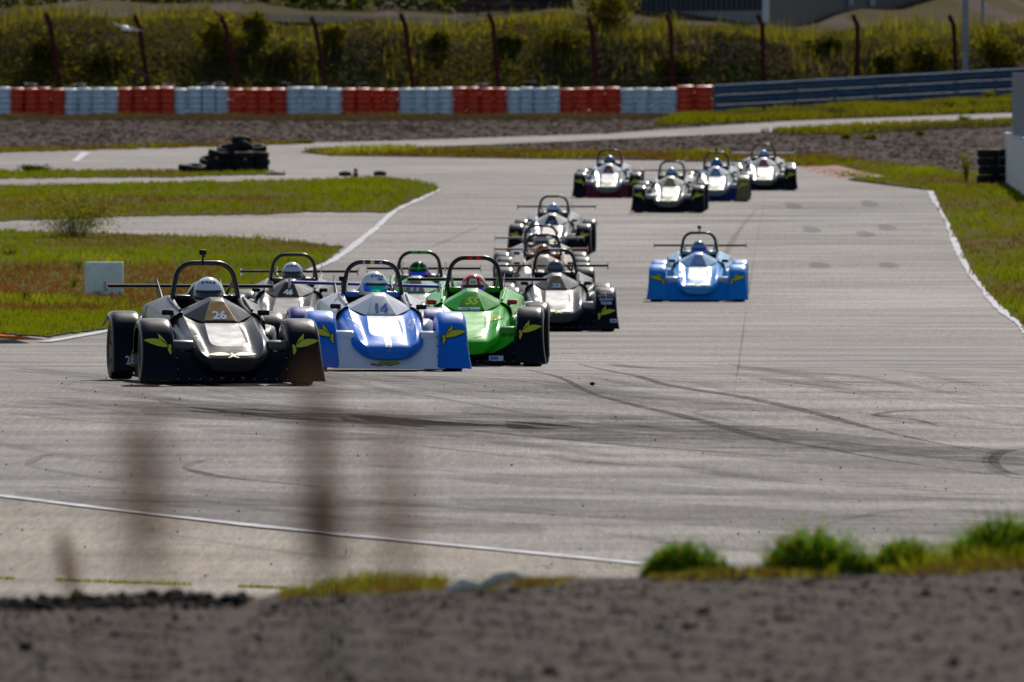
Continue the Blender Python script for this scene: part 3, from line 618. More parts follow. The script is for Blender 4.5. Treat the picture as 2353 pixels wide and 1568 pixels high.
obj('base', MB().box((0, 0, .03), (.16, .16, .04)).mesh('base'), M_DARK, mc); obj('cone', MB().lathe([(.075, .04), (.055, .14), (.05, .2), (.022, .24), (.0, .245)], 12).mesh('cone', 40), mat('cone_maroon', (.13, .03, .04), .6), mc)
obj('band', MB().lathe([(.062, .12), (.054, .17)], 12).mesh('band', 40), M_WALLW, mc); tag(mc, 'small dark red marker cone with pale band between two tyres', 'cone')

# ------------------------------------------------------------------ guardrail (three W beams), sections with lapped joints
gr = empty('guardrail', (at(1640, 262, 474).x, 474, 0)); gx0 = gr.location.x
def wbeam(x0, x1, z0a, z0b, k):
    pr = [(.0, -.19), (-.03, -.155), (-.085, -.135), (-.085, -.07), (-.02, -.02), (-.02, .02), (-.085, .07), (-.085, .135), (-.03, .155), (.0, .19)]
    zc = .24 + .415 * k
    rows = [[(x, y - (.004 if 0 else 0), z + zc + zz) for y, z in pr] for x, zz in ((x0, z0a), (x1, z0b))]
    rows2 = [[(x, y + .006, z + zc + zz) for y, z in pr] for x, zz in ((x0, z0a), (x1, z0b))]
    v, f = loft(rows); v2, f2 = loft(rows2); n = len(v)
    return v + v2, f + [tuple(i + n for i in q)[::-1] for q in f2]
xw = np.arange(gx0, 25.5, 3.35); M_RAIL = mat('guardrail_zinc', (.055, .125, .23), .6, metal=.1, vscale=2.5, var=.4)
for i in range(len(xw) - 1):
    for k in range(3):
        a, b = float(xw[i]), float(xw[i + 1]); v, f = wbeam(a - gx0, b - gx0 + .12, g(a, 474) + .02 + (.004 * (i % 2)), g(b, 474) + .02 + .004 * (i % 2), k)
        v = [(x, y - .01 * (i % 2), z) for x, y, z in v]; o = obj('rail', mesh('rail', v, f, 30), M_RAIL, gr)
    obj('post', MB().box((float(xw[i]) - gx0 + .06, .09, g(float(xw[i]), 474) + .50), (.1, .1, 1.4)).mesh('post'), M_GALV, gr)
    if i % 2: obj('post', MB().box((float(xw[i]) - gx0 + 1.7, .09, g(float(xw[i]), 474) + .50), (.1, .1, 1.4)).mesh('post'), M_GALV, gr)
tag(gr, 'long triple beam steel guardrail running right from the tyre wall', 'guardrail')

# ------------------------------------------------------------------ right wall with sheet fence, tyre stack, shrub
p = gp(2353, 441); a = Vector((at(2308, 300, 284).x, 284.)); b = Vector((at(2353, 300, 263).x + .0, 263.)); d = (b - a).normalized(); nn = Vector((-d.y, d.x))
def wallprism(a, b, t, z0, z1):
    q = [a, b, b + Vector((t, 0)), a + Vector((t, 0))]; v = [(x.x, x.y, z) for z in (z0, z1) for x in q]
    return mesh('wall', v, [(3, 2, 1, 0), (4, 5, 6, 7), (0, 1, 5, 4), (1, 2, 6, 5), (2, 3, 7, 6), (3, 0, 4, 7)])
wl = empty('barrier_wall', (a.x, a.y, g(a.x, a.y))); n_ = 5; o0 = Vector((wl.location.x, wl.location.y))
bb = a + d * 26
for i in range(n_):
    q0 = a.lerp(bb, i / n_) + d * .01; q1 = a.lerp(bb, (i + 1) / n_) - d * .02; z0 = g(a.x, (q0.y + q1.y) / 2) - wl.location.z - .1
    obj('panel', wallprism(q0 - o0, q1 - o0, .35, z0, z0 + 1.38), M_WALLW, wl)
tag(wl, 'white concrete barrier wall at the right edge of the picture', 'wall')
fw_ = empty('sheet_fence', (a.x + .18, a.y - 1, wl.location.z + 1.28))
mb = MB()
rows = []
for i in range(81):
    q = d * (i * .3 - .2); off = .03 if (i // 1) % 2 else -.03
    rows.append([(q.x + off * .8, q.y, -.02), (q.x + off * .8, q.y, 1.50)])
v, f = loft(rows); fm = cook(mesh('sheet', v, f), [('SOLIDIFY', dict(thickness=.008))], 30)
obj('sheet', fm, M_SHEET, fw_)
for i in range(6): q = d * (i * 4.6 + .05); obj('post', MB().box((q.x + .09, q.y, .73), (.08, .08, 1.5)).mesh('post'), M_GALV, fw_)
tag(fw_, 'blue grey corrugated sheet fence on top of the white wall', 'fence')
p = gp(2272, 424)
for i, (dx, dy, lab) in enumerate([(0, 0, 'tall black tyre stack standing on grass left of the white wall'), (.40, .7, 'second black tyre stack tucked between the first and the white wall')]):
    r = empty('tyre_stack', (p.x + dx, p.y + dy, g(p.x + dx, p.y + dy) + .02))
    for k in range(4): o = obj('tyre', T_ME, M_TYREB, r, (random.uniform(-.02, .02), 0, .11 + .215 * k)); o.scale = (.95, .95, 1)
    tag(r, lab, 'tyre stack')
p = gp(2221, 420); bush('shrub', p, .48, 1.05, 420, .055, [L_YEL, L_OLIVE, L_GREEN], [.6, .2, .2], 'thin yellow green shrub left of the black tyre stacks', stems=9)
for i in range(5):
    u = 2310 + i * 12; p = gp(u, 438 + i * 4); 
# weed bushes on the left
p = gp(170, 548); bush('weed_bush', p, 2.9, 1.15, 3400, .045, [L_YEL, L_OLIVE, L_DRY], [.7, .2, .1], 'tall wispy yellow weed bush beside the paved strip at left', 'weed', stems=90)
p = gp(75, 399); bush('shrub', p, .95, .28, 900, .06, [L_DARK, L_GREEN], [.6, .4], 'low dark green shrub at left before the far paved strip', stems=14)
for i, (u, v, w, h, lab) in enumerate([(375 * .45 + 10, 625, .6, .25, 'x'), (20, 590, .5, .2, 'x'), (140, 600, .3, .2, 'x'), (165, 665, .45, .3, 'x'), (60, 700, .4, .25, 'x'), (300, 590, .35, .15, 'x')]):
    p = gp(u, v); bush('weed_bush', p, w, h, 260, .03, [L_YEL, L_OLIVE, L_DRY], [.5, .3, .2],
        ['low yellow weed on the brown patch just behind the white board', 'yellow weed at the left edge behind the brown patch', 'small yellow weed at the rear of the brown patch',
         'yellow weed directly left of the white board', 'yellow weed in the middle of the brown patch', 'small weed behind the white board to its right'][i], 'weed', 'yellow weeds on the brown patch at left', stems=10)
for i, (u, v, w, h, c, lab) in enumerate([(1925, 266, .7, .28, 0, 'dark green tuft below the guardrail, fourth from its left'), (1800, 268, .5, .25, 1, 'green tuft at the guardrail foot, left of the dark one'), (2180, 252, .7, .32, 0, 'dark round tuft at the road edge below the guardrail'), (2240, 248, .6, .3, 0, 'second dark round tuft to the right below the guardrail'),
        (2275, 232, .8, .55, 1, 'tall green weed before the guardrail near its right end'), (1630, 268, .5, .25, 1, 'green tuft at the foot of the last red tyre stack'), (2110, 256, .8, .2, 1, 'low bright green tuft along the road below the guardrail'), (1000, 262, .7, .75, 0, 'dark weed growing before the white tyre stacks in the middle'),
        (2000, 322, .8, .2, 1, 'green tuft on the brown gravel below the service road'), (1945, 322, .5, .25, 1, 'small green tuft left of the larger one on the gravel'), (2215, 285, .6, .35, 1, 'upright green weed at the near edge of the service road'), (2260, 290, 1.0, .22, 1, 'wide green tuft at the near edge of the service road'),
        (705, 332, .8, .18, 1, 'lone bright green tuft on the gravel above the tyre pile'), (2115, 312, .6, .2, 1, 'small green tuft on the gravel in front of the service road')]):
    p = gp(u, v); o = bush('green_tuft', p, w, h, 300, .08, [L_DARK, L_GREEN, L_YEL], [.75, .25, 0] if c == 0 else [.1, .7, .2], lab, 'plant', 'green tufts before the barrier', stems=8)
# board in the grass
p = gp(239, 683); bd = empty('marker_board', p, (0, 0, R(-4))); bd.location.z += .005
obj('board', cook(MB().box((0, 0, .29), (.625, .10, .56)).mesh('board'), [('BEVEL', dict(width=.012, segments=2))], 30), mat('board_foam', (.84, .90, .88), .8, vscale=9, var=.18, bump=.004, bscale=60), bd)
obj('foot', MB().box((-.22, .09, .02), (.05, .30, .04)).box((.22, .09, .02), (.05, .30, .04)).mesh('foot'), M_GALV, bd)
tag(bd, 'square pale white marker board standing in the grass at left', 'board')
# kerbs
def kerb(name, line, w, n, mats, lab=None):
    kr = empty(name, (0, 0, 0)); kr.location = gp(*line[0]); base = kr.location.copy()
    P = [gp(*q) for q in line]; L_ = [0]
    for i in range(1, len(P)): L_.append(L_[-1] + (P[i] - P[i - 1]).length)
    def ev(t):
        t = min(t, L_[-1]); i = max(k for k in range(len(P) - 1) if L_[k] <= t + 1e-9); return P[i].lerp(P[i + 1], (t - L_[i]) / (L_[i + 1] - L_[i]))
    for k in range(n):
        a, b = ev(L_[-1] * k / n), ev(L_[-1] * (k + .985) / n); t = (b - a); t.z = 0; t.normalize(); q = Vector((-t.y, t.x, 0)) * w; v = []
        for pnt in (a, b):
            for s, z in ((0, .015), (.2, .06), (.8, .09), (1, .03)):
                r_ = pnt + q * s; v.append((r_.x - base.x, r_.y - base.y, g(r_.x, r_.y) + z - base.z))
        obj('kerb_block', mesh('kerb_block', v, [(0, 1, 5, 4), (1, 2, 6, 5), (2, 3, 7, 6), (0, 4, 7, 3), (0, 3, 2, 1), (4, 5, 6, 7)], 60), mats[k % 2], kr)
    return tag(kr, kind='structure')
kerb('kerb', [(1835, 388), (1880, 400), (1915, 408), (1945, 414)], 1.3, 10, [M_KPINK, M_KWHT])
kerb('kerb', [(104, 783), (70, 781), (0, 774), (-90, 768)], 1.7, 3, [M_KRED, M_KRED])
kerb('kerb', [(70, 792), (40, 789), (0, 787), (-90, 783)], 1.0, 2, [M_KWHT, M_KWHT])
# drone hovering over the track
dr = empty('drone', at(290, 67, 300), (R(8), R(14), R(25)))
obj('body', cook(MB().box((0, 0, 0), (.12, .22, .075)).box((0, .02, .045), (.08, .13, .03)).mesh('body'), [('BEVEL', dict(width=.02, segments=3))], 60), mat('drone_white', (.88, .9, .92), .4), dr)
obj('camera', MB().box((0, -.10, -.05), (.06, .06, .05)).mesh('camera'), M_DARK, dr)
for sx in (-1, 1):
    for sy in (-1, 1):
        e = obj('arm', MB().tube([(0, 0, 0), (sx * .17, sy * .14, .02)], .011, 6).tube([(sx * .17, sy * .14, .01), (sx * .17, sy * .14, .05)], .018, 8).mesh('arm', 50), M_WALLW, dr)
        obj('rotor', MB().box((sx * .17, sy * .14, .055), (.22, .018, .004)).mesh('rotor'), M_WALLW, e)
dr.scale = (1.4, 1.4, 1.4); tag(dr, 'small white drone hovering before the bank at upper left', 'drone')

# ------------------------------------------------------------------ foreground gravel bank
CR = [(-2400, 1392), (0, 1392), (380, 1392), (560, 1390), (690, 1368), (850, 1352), (1000, 1342), (1500, 1328), (1900, 1318), (2353, 1302), (4800, 1290)]
def crest(x):
    u = UC + x * FU / 42
    for i in range(len(CR) - 1):
        if u <= CR[i + 1][0]: break
    t = (u - CR[i][0]) / (CR[i + 1][0] - CR[i][0]); t = t * t * (3 - 2 * t) if 300 < u < 1100 else t; v = CR[i][1] + (CR[i + 1][1] - CR[i][1]) * max(0, min(1, t))
    return CAMZ - (v - 100) * 42 / FU
def bank(x, y):
    c = crest(x if abs(x) < 8 else math.copysign(8, x)); n = .014 * lump(x * 4, y * 2) + .005 * math.sin(x * 15 + y * 5)
    if y < 42: z = c + (1.57 - c) * (1 - sm(6, 44.5, y)) * 1.02 if y < 42 else c
    else: z = c
    # blend: monotone from 1.57 near the camera to the crest height
    if y < 42: z = c + (1.57 - c) * ((42 - max(y, 6)) / 36) ** .9
    if y > 42: z = c - (y - 42) ** 1.25 * .16
    return z + n * (1 if y > 5 else 0) + (.0 if y < 40 else 0)
xs = [-60, -30, -15, -9, -6] + list(np.arange(-4.5, 4.51, .15)) + [6, 9, 15, 30, 60]; ys = [-60, -20, -5, 5, 12, 20, 25] + list(np.arange(28, 44, .2)) + list(np.arange(44, 52, .5))
o = obj('gravel_bank', grid_mesh('gravel_bank', xs, ys, bank), M_GRAV); tag(o, kind='structure')
bv = np.vectorize(bank)
def stones(n, xr, yr, s0, s1, name, probs, lift=0.2):
    b = bmesh.new(); bmesh.ops.create_icosphere(b, subdivisions=1, radius=1); bv0 = np.array([v.co[:] for v in b.verts]); bf = np.array([[v.index for v in f.verts] for f in b.faces]); b.free()
    X = rng.uniform(*xr, n); Y = rng.uniform(*yr, n); s = s0 + (s1 - s0) * rng.random(n) ** 3; m = len(bv0)
    sc = s[:, None] * rng.uniform(.6, 1.3, (n, 3)) * np.array([1, 1, .75]); J = 1 + rng.normal(0, .13, (n, m, 1))
    a = rng.uniform(0, 6.28, n); ca, sa = np.cos(a)[:, None], np.sin(a)[:, None]; V = bv0[None] * J * sc[:, None, :]
    x = V[..., 0] * ca - V[..., 1] * sa; y = V[..., 0] * sa + V[..., 1] * ca
    Z = bv(X, Y) + s * lift; V = np.stack([x + X[:, None], y + Y[:, None], V[..., 2] + Z[:, None]], 2).reshape(-1, 3)
    F = (bf[None] + (np.arange(n) * m)[:, None, None]).reshape(-1, 3); me = npmesh(name, V, F, np.repeat(rng.choice(3, n, p=probs), len(bf)))
    for q in M_STONE: me.materials.append(q)
    o = link(bpy.data.objects.new(name, me)); return tag(o, kind='stuff')
stones(24000, (-2.6, 2.6), (29, 43.2), .003, .012, 'gravel', [.62, .24, .14], .0)
stones(420, (-2.4, 2.4), (29.5, 42.5), .008, .024, 'gravel_stones', [.4, .3, .3], .35)
stones(500, (-2.4, -.95), (41, 42.6), .012, .035, 'gravel_lumps', [.1, .85, .05], .8)
# pebbles thrown on the paving; mostly pale, sun glints put into their colour
X = rng.uniform(-4.5, 4.5, 900); Y = 60 + rng.random(900) ** 1.6 * 45; n = 900
b = bmesh.new(); bmesh.ops.create_icosphere(b, subdivisions=1, radius=1); bv0 = np.array([v.co[:] for v in b.verts]); bf = np.array([[v.index for v in f.verts] for f in b.faces]); b.free()
s = .002 + .006 * rng.random(n) ** 3; V = (bv0[None] * s[:, None, None] * rng.uniform(.7, 1.2, (n, 12, 1)) + np.stack([X, Y, gv(X, Y) + .02 + s * .5], 1)[:, None]).reshape(-1, 3)
me = npmesh('grit', V, (bf[None] + (np.arange(n) * 12)[:, None, None]).reshape(-1, 3), np.repeat(rng.choice(3, n, p=[.2, .25, .55]), 20)); [me.materials.append(q) for q in M_STONE]
tag(link(bpy.data.objects.new('grit', me)), kind='stuff')
p = gp(1361, 890); mb = bmesh.new(); bmesh.ops.create_icosphere(mb, subdivisions=2, radius=.02); me = bpy.data.meshes.new('pebble'); mb.to_mesh(me); mb.free()
o = obj('pebble', me, M_STONE[1], None, (p.x, p.y, p.z + .03)); o.scale = (1.2, 1, .8); tag(o, 'single dark pebble lying on the track right of the green car', 'pebble')

# grass fringe along the crest
def bx(u, Y=42.): return (u - UC) * Y / FU
def fringe(n, u0, u1, h, mats, pr, name, y0=41.3, y1=42.8, bw=.006):
    X = rng.uniform(bx(u0), bx(u1), n); Y = rng.uniform(y0, y1, n); cl = patchy(X, Y * .3, 6, 3); k = cl > -.55; X, Y, cl = X[k], Y[k], cl[k]
    P = np.stack([X, Y, bv(X, Y) - .003], 1); return tag(blades(P, h * (1 + .5 * np.clip(cl, -1, 1)), bw, .9, None, mats, pr, name), kind='stuff')
fringe(2600, 400, 1150, .03, [L_ORNG, L_YEL, L_OLIVE, L_DRY], [.15, .22, .28, .35], 'grass_fringe')
fringe(1600, 640, 1020, .05, [L_YEL, L_GREEN, L_OLIVE], [.35, .3, .35], 'grass_fringe', 42, 42.8)
fringe(7000, 1180, 2500, .034, [L_DRY, L_YEL, L_OLIVE, L_SDRY], [.34, .10, .24, .32], 'grass_fringe')
fringe(2500, 1900, 2500, .075, [L_YEL, L_GREEN, L_OLIVE], [.4, .3, .3], 'grass_fringe', 42, 42.9)
X = rng.uniform(-8, 0, 900); P = []
for i in range(900):
    u = rng.uniform(-60, 660); q = gp(u, 1338 + (u / 640) * 22 + rng.normal(0, 1.0)); P.append((q.x, q.y, q.z + .018))
P = np.array(P); cl = np.sin(P[:, 0] * 5) + np.sin(P[:, 0] * 13 + 1); P = P[cl > -.6]
tag(blades(P, .018, .006, .9, None, [L_YEL, L_OLIVE], [.5, .5], 'joint_grass'), kind='stuff')
CL = [(1568, 60, 1318, 1255, 170, 'round bright green grass clump on the bank, leftmost of the large ones'), (1868, 60, 1308, 1220, 210, 'largest bright green grass clump on the bank crest'), (2310, 60, 1300, 1207, 230, 'bright green grass clump at the right edge of the bank'),
      (1770, 60, 1318, 1285, 70, 'tiny green grass clump left of the largest one'), (1975, 60, 1312, 1262, 110, 'small green clump just right of the largest one'), (2085, 60, 1312, 1245, 150, 'loose light green clump between the two right ones'),
      (1640, 60, 1322, 1290, 60, 'tiny green clump at the right foot of the leftmost one'), (2215, 60, 1305, 1238, 70, 'small light green clump beside the right edge one')]
for i, (u, _, vb, vt, wv, lab) in enumerate(CL):
    Y = 42.3; x = bx(u, Y); h = (vb - vt) * Y / FU * 1.5; w = wv * Y / FU * 1.1; big = wv > 160
    pr = [.12, .28, .50, .10] if i in (0, 1, 2) else [.05, .2, .4, .35]
    tuft('grass_clump', (x, Y, bank(x, Y)), w, h, int(900 * w / .3), [L_DARK, L_GREEN, L_BRIGHT, L_YEL], pr, lab, group='green grass clumps on the bank', bw=.009, lean=.95)
# pale twisted root on the bank
pts = [at(1030, 1358, 40.6), at(1062, 1345, 40.6), at(1100, 1352, 40.6), at(1140, 1332, 40.6), at(1180, 1322, 40.6), at(1200, 1330, 40.6)]
rt = obj('driftwood', MB().tube([q - pts[0] for q in pts], [.018, .030, .020, .024, .020, .010], 8).tube([pts[2] - pts[0], at(1120, 1352, 41.2) - pts[0], at(1090, 1358, 41.2) - pts[0]], [.012, .01, .005], 6).mesh('driftwood', 60),
         mat('pale_bark', (.85, .76, .60), .8, vscale=40, var=.4), None, pts[0]); rt.location.z += .004
tag(rt, 'pale twisted dry root lying on the bank crest', 'driftwood')
# dry weed stalks a few metres from the lens, far out of focus
def stalk(u, vt, vb, Y, rad, lean, lab, n=150, stem=.003, frac=1.):
    t = at(u, vt, Y); b = at(u + lean, vb, Y); gz = bank(b.x, Y); d = (t - b).normalized(); foot_ = b + d * ((gz - .05 - b.z) / d.z)
    r = empty('weed_stalk', foot_); obj('stem', MB().tube([(0, 0, 0), (b - foot_) * .6 + Vector((.003, 0, 0)), b - foot_, t - foot_], [stem * 1.4, stem * 1.2, stem, stem * .5], 6).mesh('stem', 60), M_BARK, r)
    k = rng.random(n); ax = np.array((t - b)[:]); C = np.array((b - foot_)[:]) + k[:, None] * ax + rng.normal(0, 1, (n, 3)) * rad * (np.sin(np.pi * np.clip(k, .05, .95)) ** .5)[:, None] * .5
    me = leaves(C, rad * .8, [L_SEED], np.zeros(n, int), 'seed_head'); link(bpy.data.objects.new('seed_head', me), r)
    return tag(r, lab, 'dry weed', 'dry weed stalks before the camera')
stalk(735, 1085, 1310, 9.0, .016, 12, 'darkest blurred dry seed stalk, left of the middle foreground', 800)
stalk(728, 860, 1110, 8.6, .013, 4, 'faint upper seed head rising above the darkest stalk', 340)
stalk(330, 960, 1300, 7.5, .018, 6, 'faint wide blurred stalk under the rear of the leading black car', 190)
stalk(895, 960, 1330, 8.0, .014, 25, 'faint blurred stalk to the right of the darkest one', 160)
stalk(142, 1228, 1365, 17.0, .013, 28, 'short dark leaning seed head at the lower left', 300)

# ------------------------------------------------------------------ race cars (nose towards -Y); meshes are shared, paint is per car
def mirror(rows):                       # half section (x>=0) -> full section
    return [[(-x, y, z) for x, y, z in r[:0:-1]] + r for r in rows]
def half_loft(st, a, b, close=False):
    rows = [[(x, y, z) for x, z in pr[a:b + 1]] for y, pr in st]
    return rows
def interp(st, ys):
    out = []
    for y in ys:
        i = max(k for k in range(len(st) - 1) if st[k][0] <= y + 1e-9); t = (y - st[i][0]) / (st[i + 1][0] - st[i][0])
        out.append((y, [(a[0] + (b[0] - a[0]) * t, a[1] + (b[1] - a[1]) * t) for a, b in zip(st[i][1], st[i + 1][1])]))
    return out
NOSE = [(-1.735, [(0, .226), (.180, .226), (.190, .226), (.200, .226), (.208, .224), (.212, .210), (.19, .13), (0, .12)]),
        (-1.70, [(0, .258), (.175, .258), (.205, .256), (.240, .258), (.262, .250), (.270, .225), (.225, .12), (0, .11)]),
        (-1.60, [(0, .298), (.168, .298), (.215, .288), (.285, .318), (.335, .302), (.350, .258), (.27, .12), (0, .10)]),
        (-1.44, [(0, .346), (.163, .346), (.215, .326), (.300, .398), (.368, .374), (.390, .305), (.31, .13), (0, .10)]),
        (-1.20, [(0, .419), (.158, .419), (.215, .386), (.305, .452), (.380, .422), (.400, .33), (.34, .13), (0, .10)]),
        (-.95, [(0, .494), (.150, .494), (.215, .464), (.300, .498), (.374, .463), (.400, .37), (.36, .12), (0, .10)]),
        (-.74, [(0, .555), (.142, .555), (.215, .540), (.300, .552), (.378, .515), (.410, .41), (.38, .11), (0, .10)]),
        (-.45, [(0, .590), (.142, .590), (.215, .600), (.305, .622), (.385, .585), (.428, .45), (.41, .10), (0, .09)])]
CM = {}
def nose_part(a, b, name, both):
    rows = half_loft(NOSE[3:] if both else NOSE, a, b)
    if both: v, f = loft(mirror(rows))
    else:
        v, f = loft(rows); n = len(v); v = v + [(-x, y, z) for x, y, z in v]; f = f + [tuple(i + n for i in q)[::-1] for q in f]
    if b == len(NOSE[0][1]) - 1:       # close the front face
        v3, f3 = loft(mirror(half_loft(NOSE[:4], 0, 1))); k = len(v); v = v + v3; f = f + [tuple(i + k for i in q) for q in f3]
        k = len(v); fr = [(x, NOSE[0][0], z) for x, z in NOSE[0][1]]; ring = fr + [(-x, y, z) for x, y, z in fr[::-1][1:-1]]
        v = v + ring; f = f + [tuple(range(k, k + len(ring)))[::-1]]
    me = bm_fix(mesh(name, v, f)); at_ = me.attributes.new('crease_edge', 'FLOAT', 'EDGE')
    key = {}
    for y, pr in NOSE:
        for j, (x, z) in enumerate(pr): key[round(x, 4), round(y, 4), round(z, 4)] = j
    for e in me.edges:
        p, q = (me.vertices[k_].co for k_ in e.vertices); jp = key.get((round(abs(p.x), 4), round(p.y, 4), round(p.z, 4))); jq = key.get((round(abs(q.x), 4), round(q.y, 4), round(q.z, 4)))
        at_.data[e.index].value = .85 if (p.y < -1.73 and q.y < -1.73) else (.55 if jp == jq == 5 or jp == jq == 3 else 0)
    return me
CM['hood'] = cook(nose_part(0, 1, 'hood_panel', True), [('SUBSURF', dict(levels=2)), ('SOLIDIFY', dict(thickness=.004, offset=-1))], 40)
nm_ = nose_part(1, 7, 'nose', False)
CM['nose'] = cook(nm_, [('SUBSURF', dict(levels=2))], 28)
def fixn(me, ref=None):
    return me
# scuttle in front of the driver
def scuttle():
    Fp, M_, Rr, A_, B_ = (.142, -.74, .560), (.300, -.50, .612), (.305, -.14, .650), (.056, -.46, .742), (.060, -.34, .778)
    v = []; 
    for s in (1, -1): v += [(s * p[0], p[1], p[2]) for p in (Fp, M_, Rr, A_, B_)]
    v += [(.30, -.14, .60), (-.30, -.14, .60), (.142, -.74, .55), (-.142, -.74, .55)]
    f = [(0, 5, 8, 3), (3, 8, 9, 4), (0, 3, 1), (1, 3, 4, 2), (5, 6, 8), (6, 7, 9, 8), (4, 9, 7, 11, 10, 2), (0, 12, 13, 5)]
    f = [(0, 3, 8, 5), (3, 4, 9, 8), (0, 1, 3), (1, 2, 4, 3), (5, 8, 6), (6, 8, 9, 7), (4, 2, 10, 11, 7, 9), (0, 5, 13, 12)]
    return cook(bm_fix(mesh('scuttle', v, f)), [('BEVEL', dict(width=.010, segments=3, limit_method='ANGLE', angle_limit=R(12)))], 20)
CM['scuttle'] = scuttle()
# tub with open cockpit
TUB = [(-.46, .300, .330, .635, .42, .57), (-.20, .285, .325, .665, .445, .60), (.12, .280, .330, .700, .465, .63), (.42, .280, .335, .755, .49, .67), (.58, .275, .335, .775, .50, .685)]
rows = []
for y, xi, xo, zr, xs_, zs in TUB:
    rows.append([(xi - .03, y, .14), (xi, y, zr - .05), (xi, y, zr), (xo, y, zr + .004), (xs_, y, zs), (xs_ + .03, y, zs - .16), (xs_ - .02, y, .30), (xs_ - .04, y, .08)])
v, f = loft([[(-x, y, z) for x, y, z in r_[::-1]] + r_ for r_ in rows])
CM['tub'] = cook(bm_fix(mesh('tub', v, f)), [('BEVEL', dict(width=.012, segments=2, limit_method='ANGLE', angle_limit=R(25)))], 25)
CM['cockpit_floor'] = MB().box((0, .06, .13), (.54, 1.0, .02)).box((0, .54, .42), (.54, .03, .66)).mesh('cockpit_floor')
# engine cover with head fairing
EC = []
for y, hump, hw, zc, xs_, zs, xb in [(.58, .89, .11, .79, .50, .685, .47), (.74, .92, .10, .79, .52, .69, .50), (.92, .88, .08, .79, .52, .66, .50), (1.15, .80, .06, .76, .46, .62, .46), (1.5, .70, .05, .68, .38, .52, .38), (1.75, .60, .04, .58, .30, .44, .30)]:
    EC.append([(0, y, hump), (hw * .8, y, hump - .025), (hw + .04, y, zc), (.33 if y < .9 else .26, y, zc - .015), (xs_, y, zs), (xs_ + .02, y, zs - .16), (xb, y, .22)])
v, f = loft(mirror(EC)); k0 = 13
f.append(tuple(range(k0))[::-1]); f.append(tuple(range(len(v) - k0, len(v))))
CM['engine_cover'] = cook(bm_fix(mesh('engine_cover', v, f)), [('BEVEL', dict(width=.02, segments=3, limit_method='ANGLE', angle_limit=R(25)))], 35)
# side pods: low rounded boxes beside the tub
def pod(s):
    rows = []
    for y, x1, zt in [(-.62, .44, .34), (-.58, .49, .44), (-.48, .525, .50), (-.1, .57, .52), (.5, .60, .52), (.78, .60, .50)]:
        rows.append([(s * .38, y, zt - .005), (s * (x1 - .05), y, zt), (s * (x1 - .012), y, zt - .02), (s * x1, y, zt - .07), (s * (x1 + .01), y, .20), (s * x1, y, .06), (s * .38, y, .06)])
    v, f = loft(rows); n = 7; f.append(tuple(range(n))); f.append(tuple(range(len(v) - n, len(v)))[::-1])
    return cook(bm_fix(mesh('side_pod', v, f)), [('BEVEL', dict(width=.015, segments=2, limit_method='ANGLE', angle_limit=R(30)))], 30)
CM['podL'] = pod(-1); CM['podR'] = pod(1)
CM['floor'] = cook(MB().box((0, .0, .045), (1.22, 2.0, .022)).mesh('floor'), [('BEVEL', dict(width=.006, segments=1))])
# fenders
def fender(s, prof, x0, x1, flare, innerdrop, wheel, inlow=0., name='front_fender'):
    rows = []
    for i, (y, z) in enumerate(prof):
        a = Vector(prof[max(0, i - 1)]); b = Vector(prof[min(len(prof) - 1, i + 1)]); t = (b - a).normalized(); nn = Vector((t.y, -t.x))  # inward
        if nn.dot(Vector(wheel) - Vector((y, z))) < 0: nn = -nn
        k = max(0, 1 - z / .40); first = y < wheel[0]
        X1 = x1 + (flare * k * k if first else 0); X0 = x0 - (inlow * k * k if first else 0)
        row = []
        for x, d in [(X0, innerdrop if first else innerdrop * .8), (X0, .035), (X0 + .010, .014), (X0 + .032, .003), (X0 + .07, 0), (X1 - .07, 0), (X1 - .034, .004), (X1 - .012, .017), (X1, .045), (X1, .085)]:
            q = Vector((y, z)) + nn * d; row.append((s * x, q.x, max(q.y, .035)))
        rows.append(row)
    v, f = loft(rows); 
    me = mesh(name, v, f)
    if s < 0: me.flip_normals()
    return cook(me, [('SUBSURF', dict(levels=1)), ('SOLIDIFY', dict(thickness=.006, offset=-1))], 40)
FP = [(-1.735, .04), (-1.71, .16), (-1.655, .30), (-1.565, .43), (-1.45, .525), (-1.31, .582), (-1.15, .600), (-1.0, .582), (-.89, .52), (-.83, .42), (-.80, .28)]
RP = [(.70, .085), (.735, .25), (.79, .41), (.88, .53), (1.02, .605), (1.18, .635), (1.36, .63), (1.55, .580), (1.72, .55)]
for s, k in ((-1, 'L'), (1, 'R')):
    CM['ff' + k] = fender(s, FP, .495, .785, .045, .20, (-1.2, .27), .03)
    CM['rf' + k] = fender(s, RP, .515, .79, .015, .24, (1.2, .28), .12, 'rear_fender')
# skirt below the nose, between the fenders
rows = []
for z, y in ((.033, -1.735), (.06, -1.72), (.16, -1.665), (.26, -1.60), (.34, -1.53), (.385, -1.46), (.395, -1.40)):
    w = .53 if z > .1 else .55; rows.append([(x, (y if abs(x) > .34 else min(y, -1.60)) + .05 * (1 - abs(x) / .55), z if abs(x) > .34 else min(z, .22 + z * .02)) for x in np.linspace(-w, w, 15)])
v, f = loft(rows); CM['skirt'] = cook(mesh('front_skirt', v, f), [('SOLIDIFY', dict(thickness=.008))], 40)
rows = []
for z, y in ((.033, -1.735), (.06, -1.72), (.16, -1.665), (.26, -1.60), (.30, -1.55)):
    w = .53 if z > .1 else .55; rows.append([(x, y + .05 * (1 - abs(x) / .55), z) for x in np.linspace(-w, w, 15)])
v, f = loft(rows); CM['skirt_low'] = cook(mesh('front_skirt', v, f), [('SOLIDIFY', dict(thickness=.008))], 40)
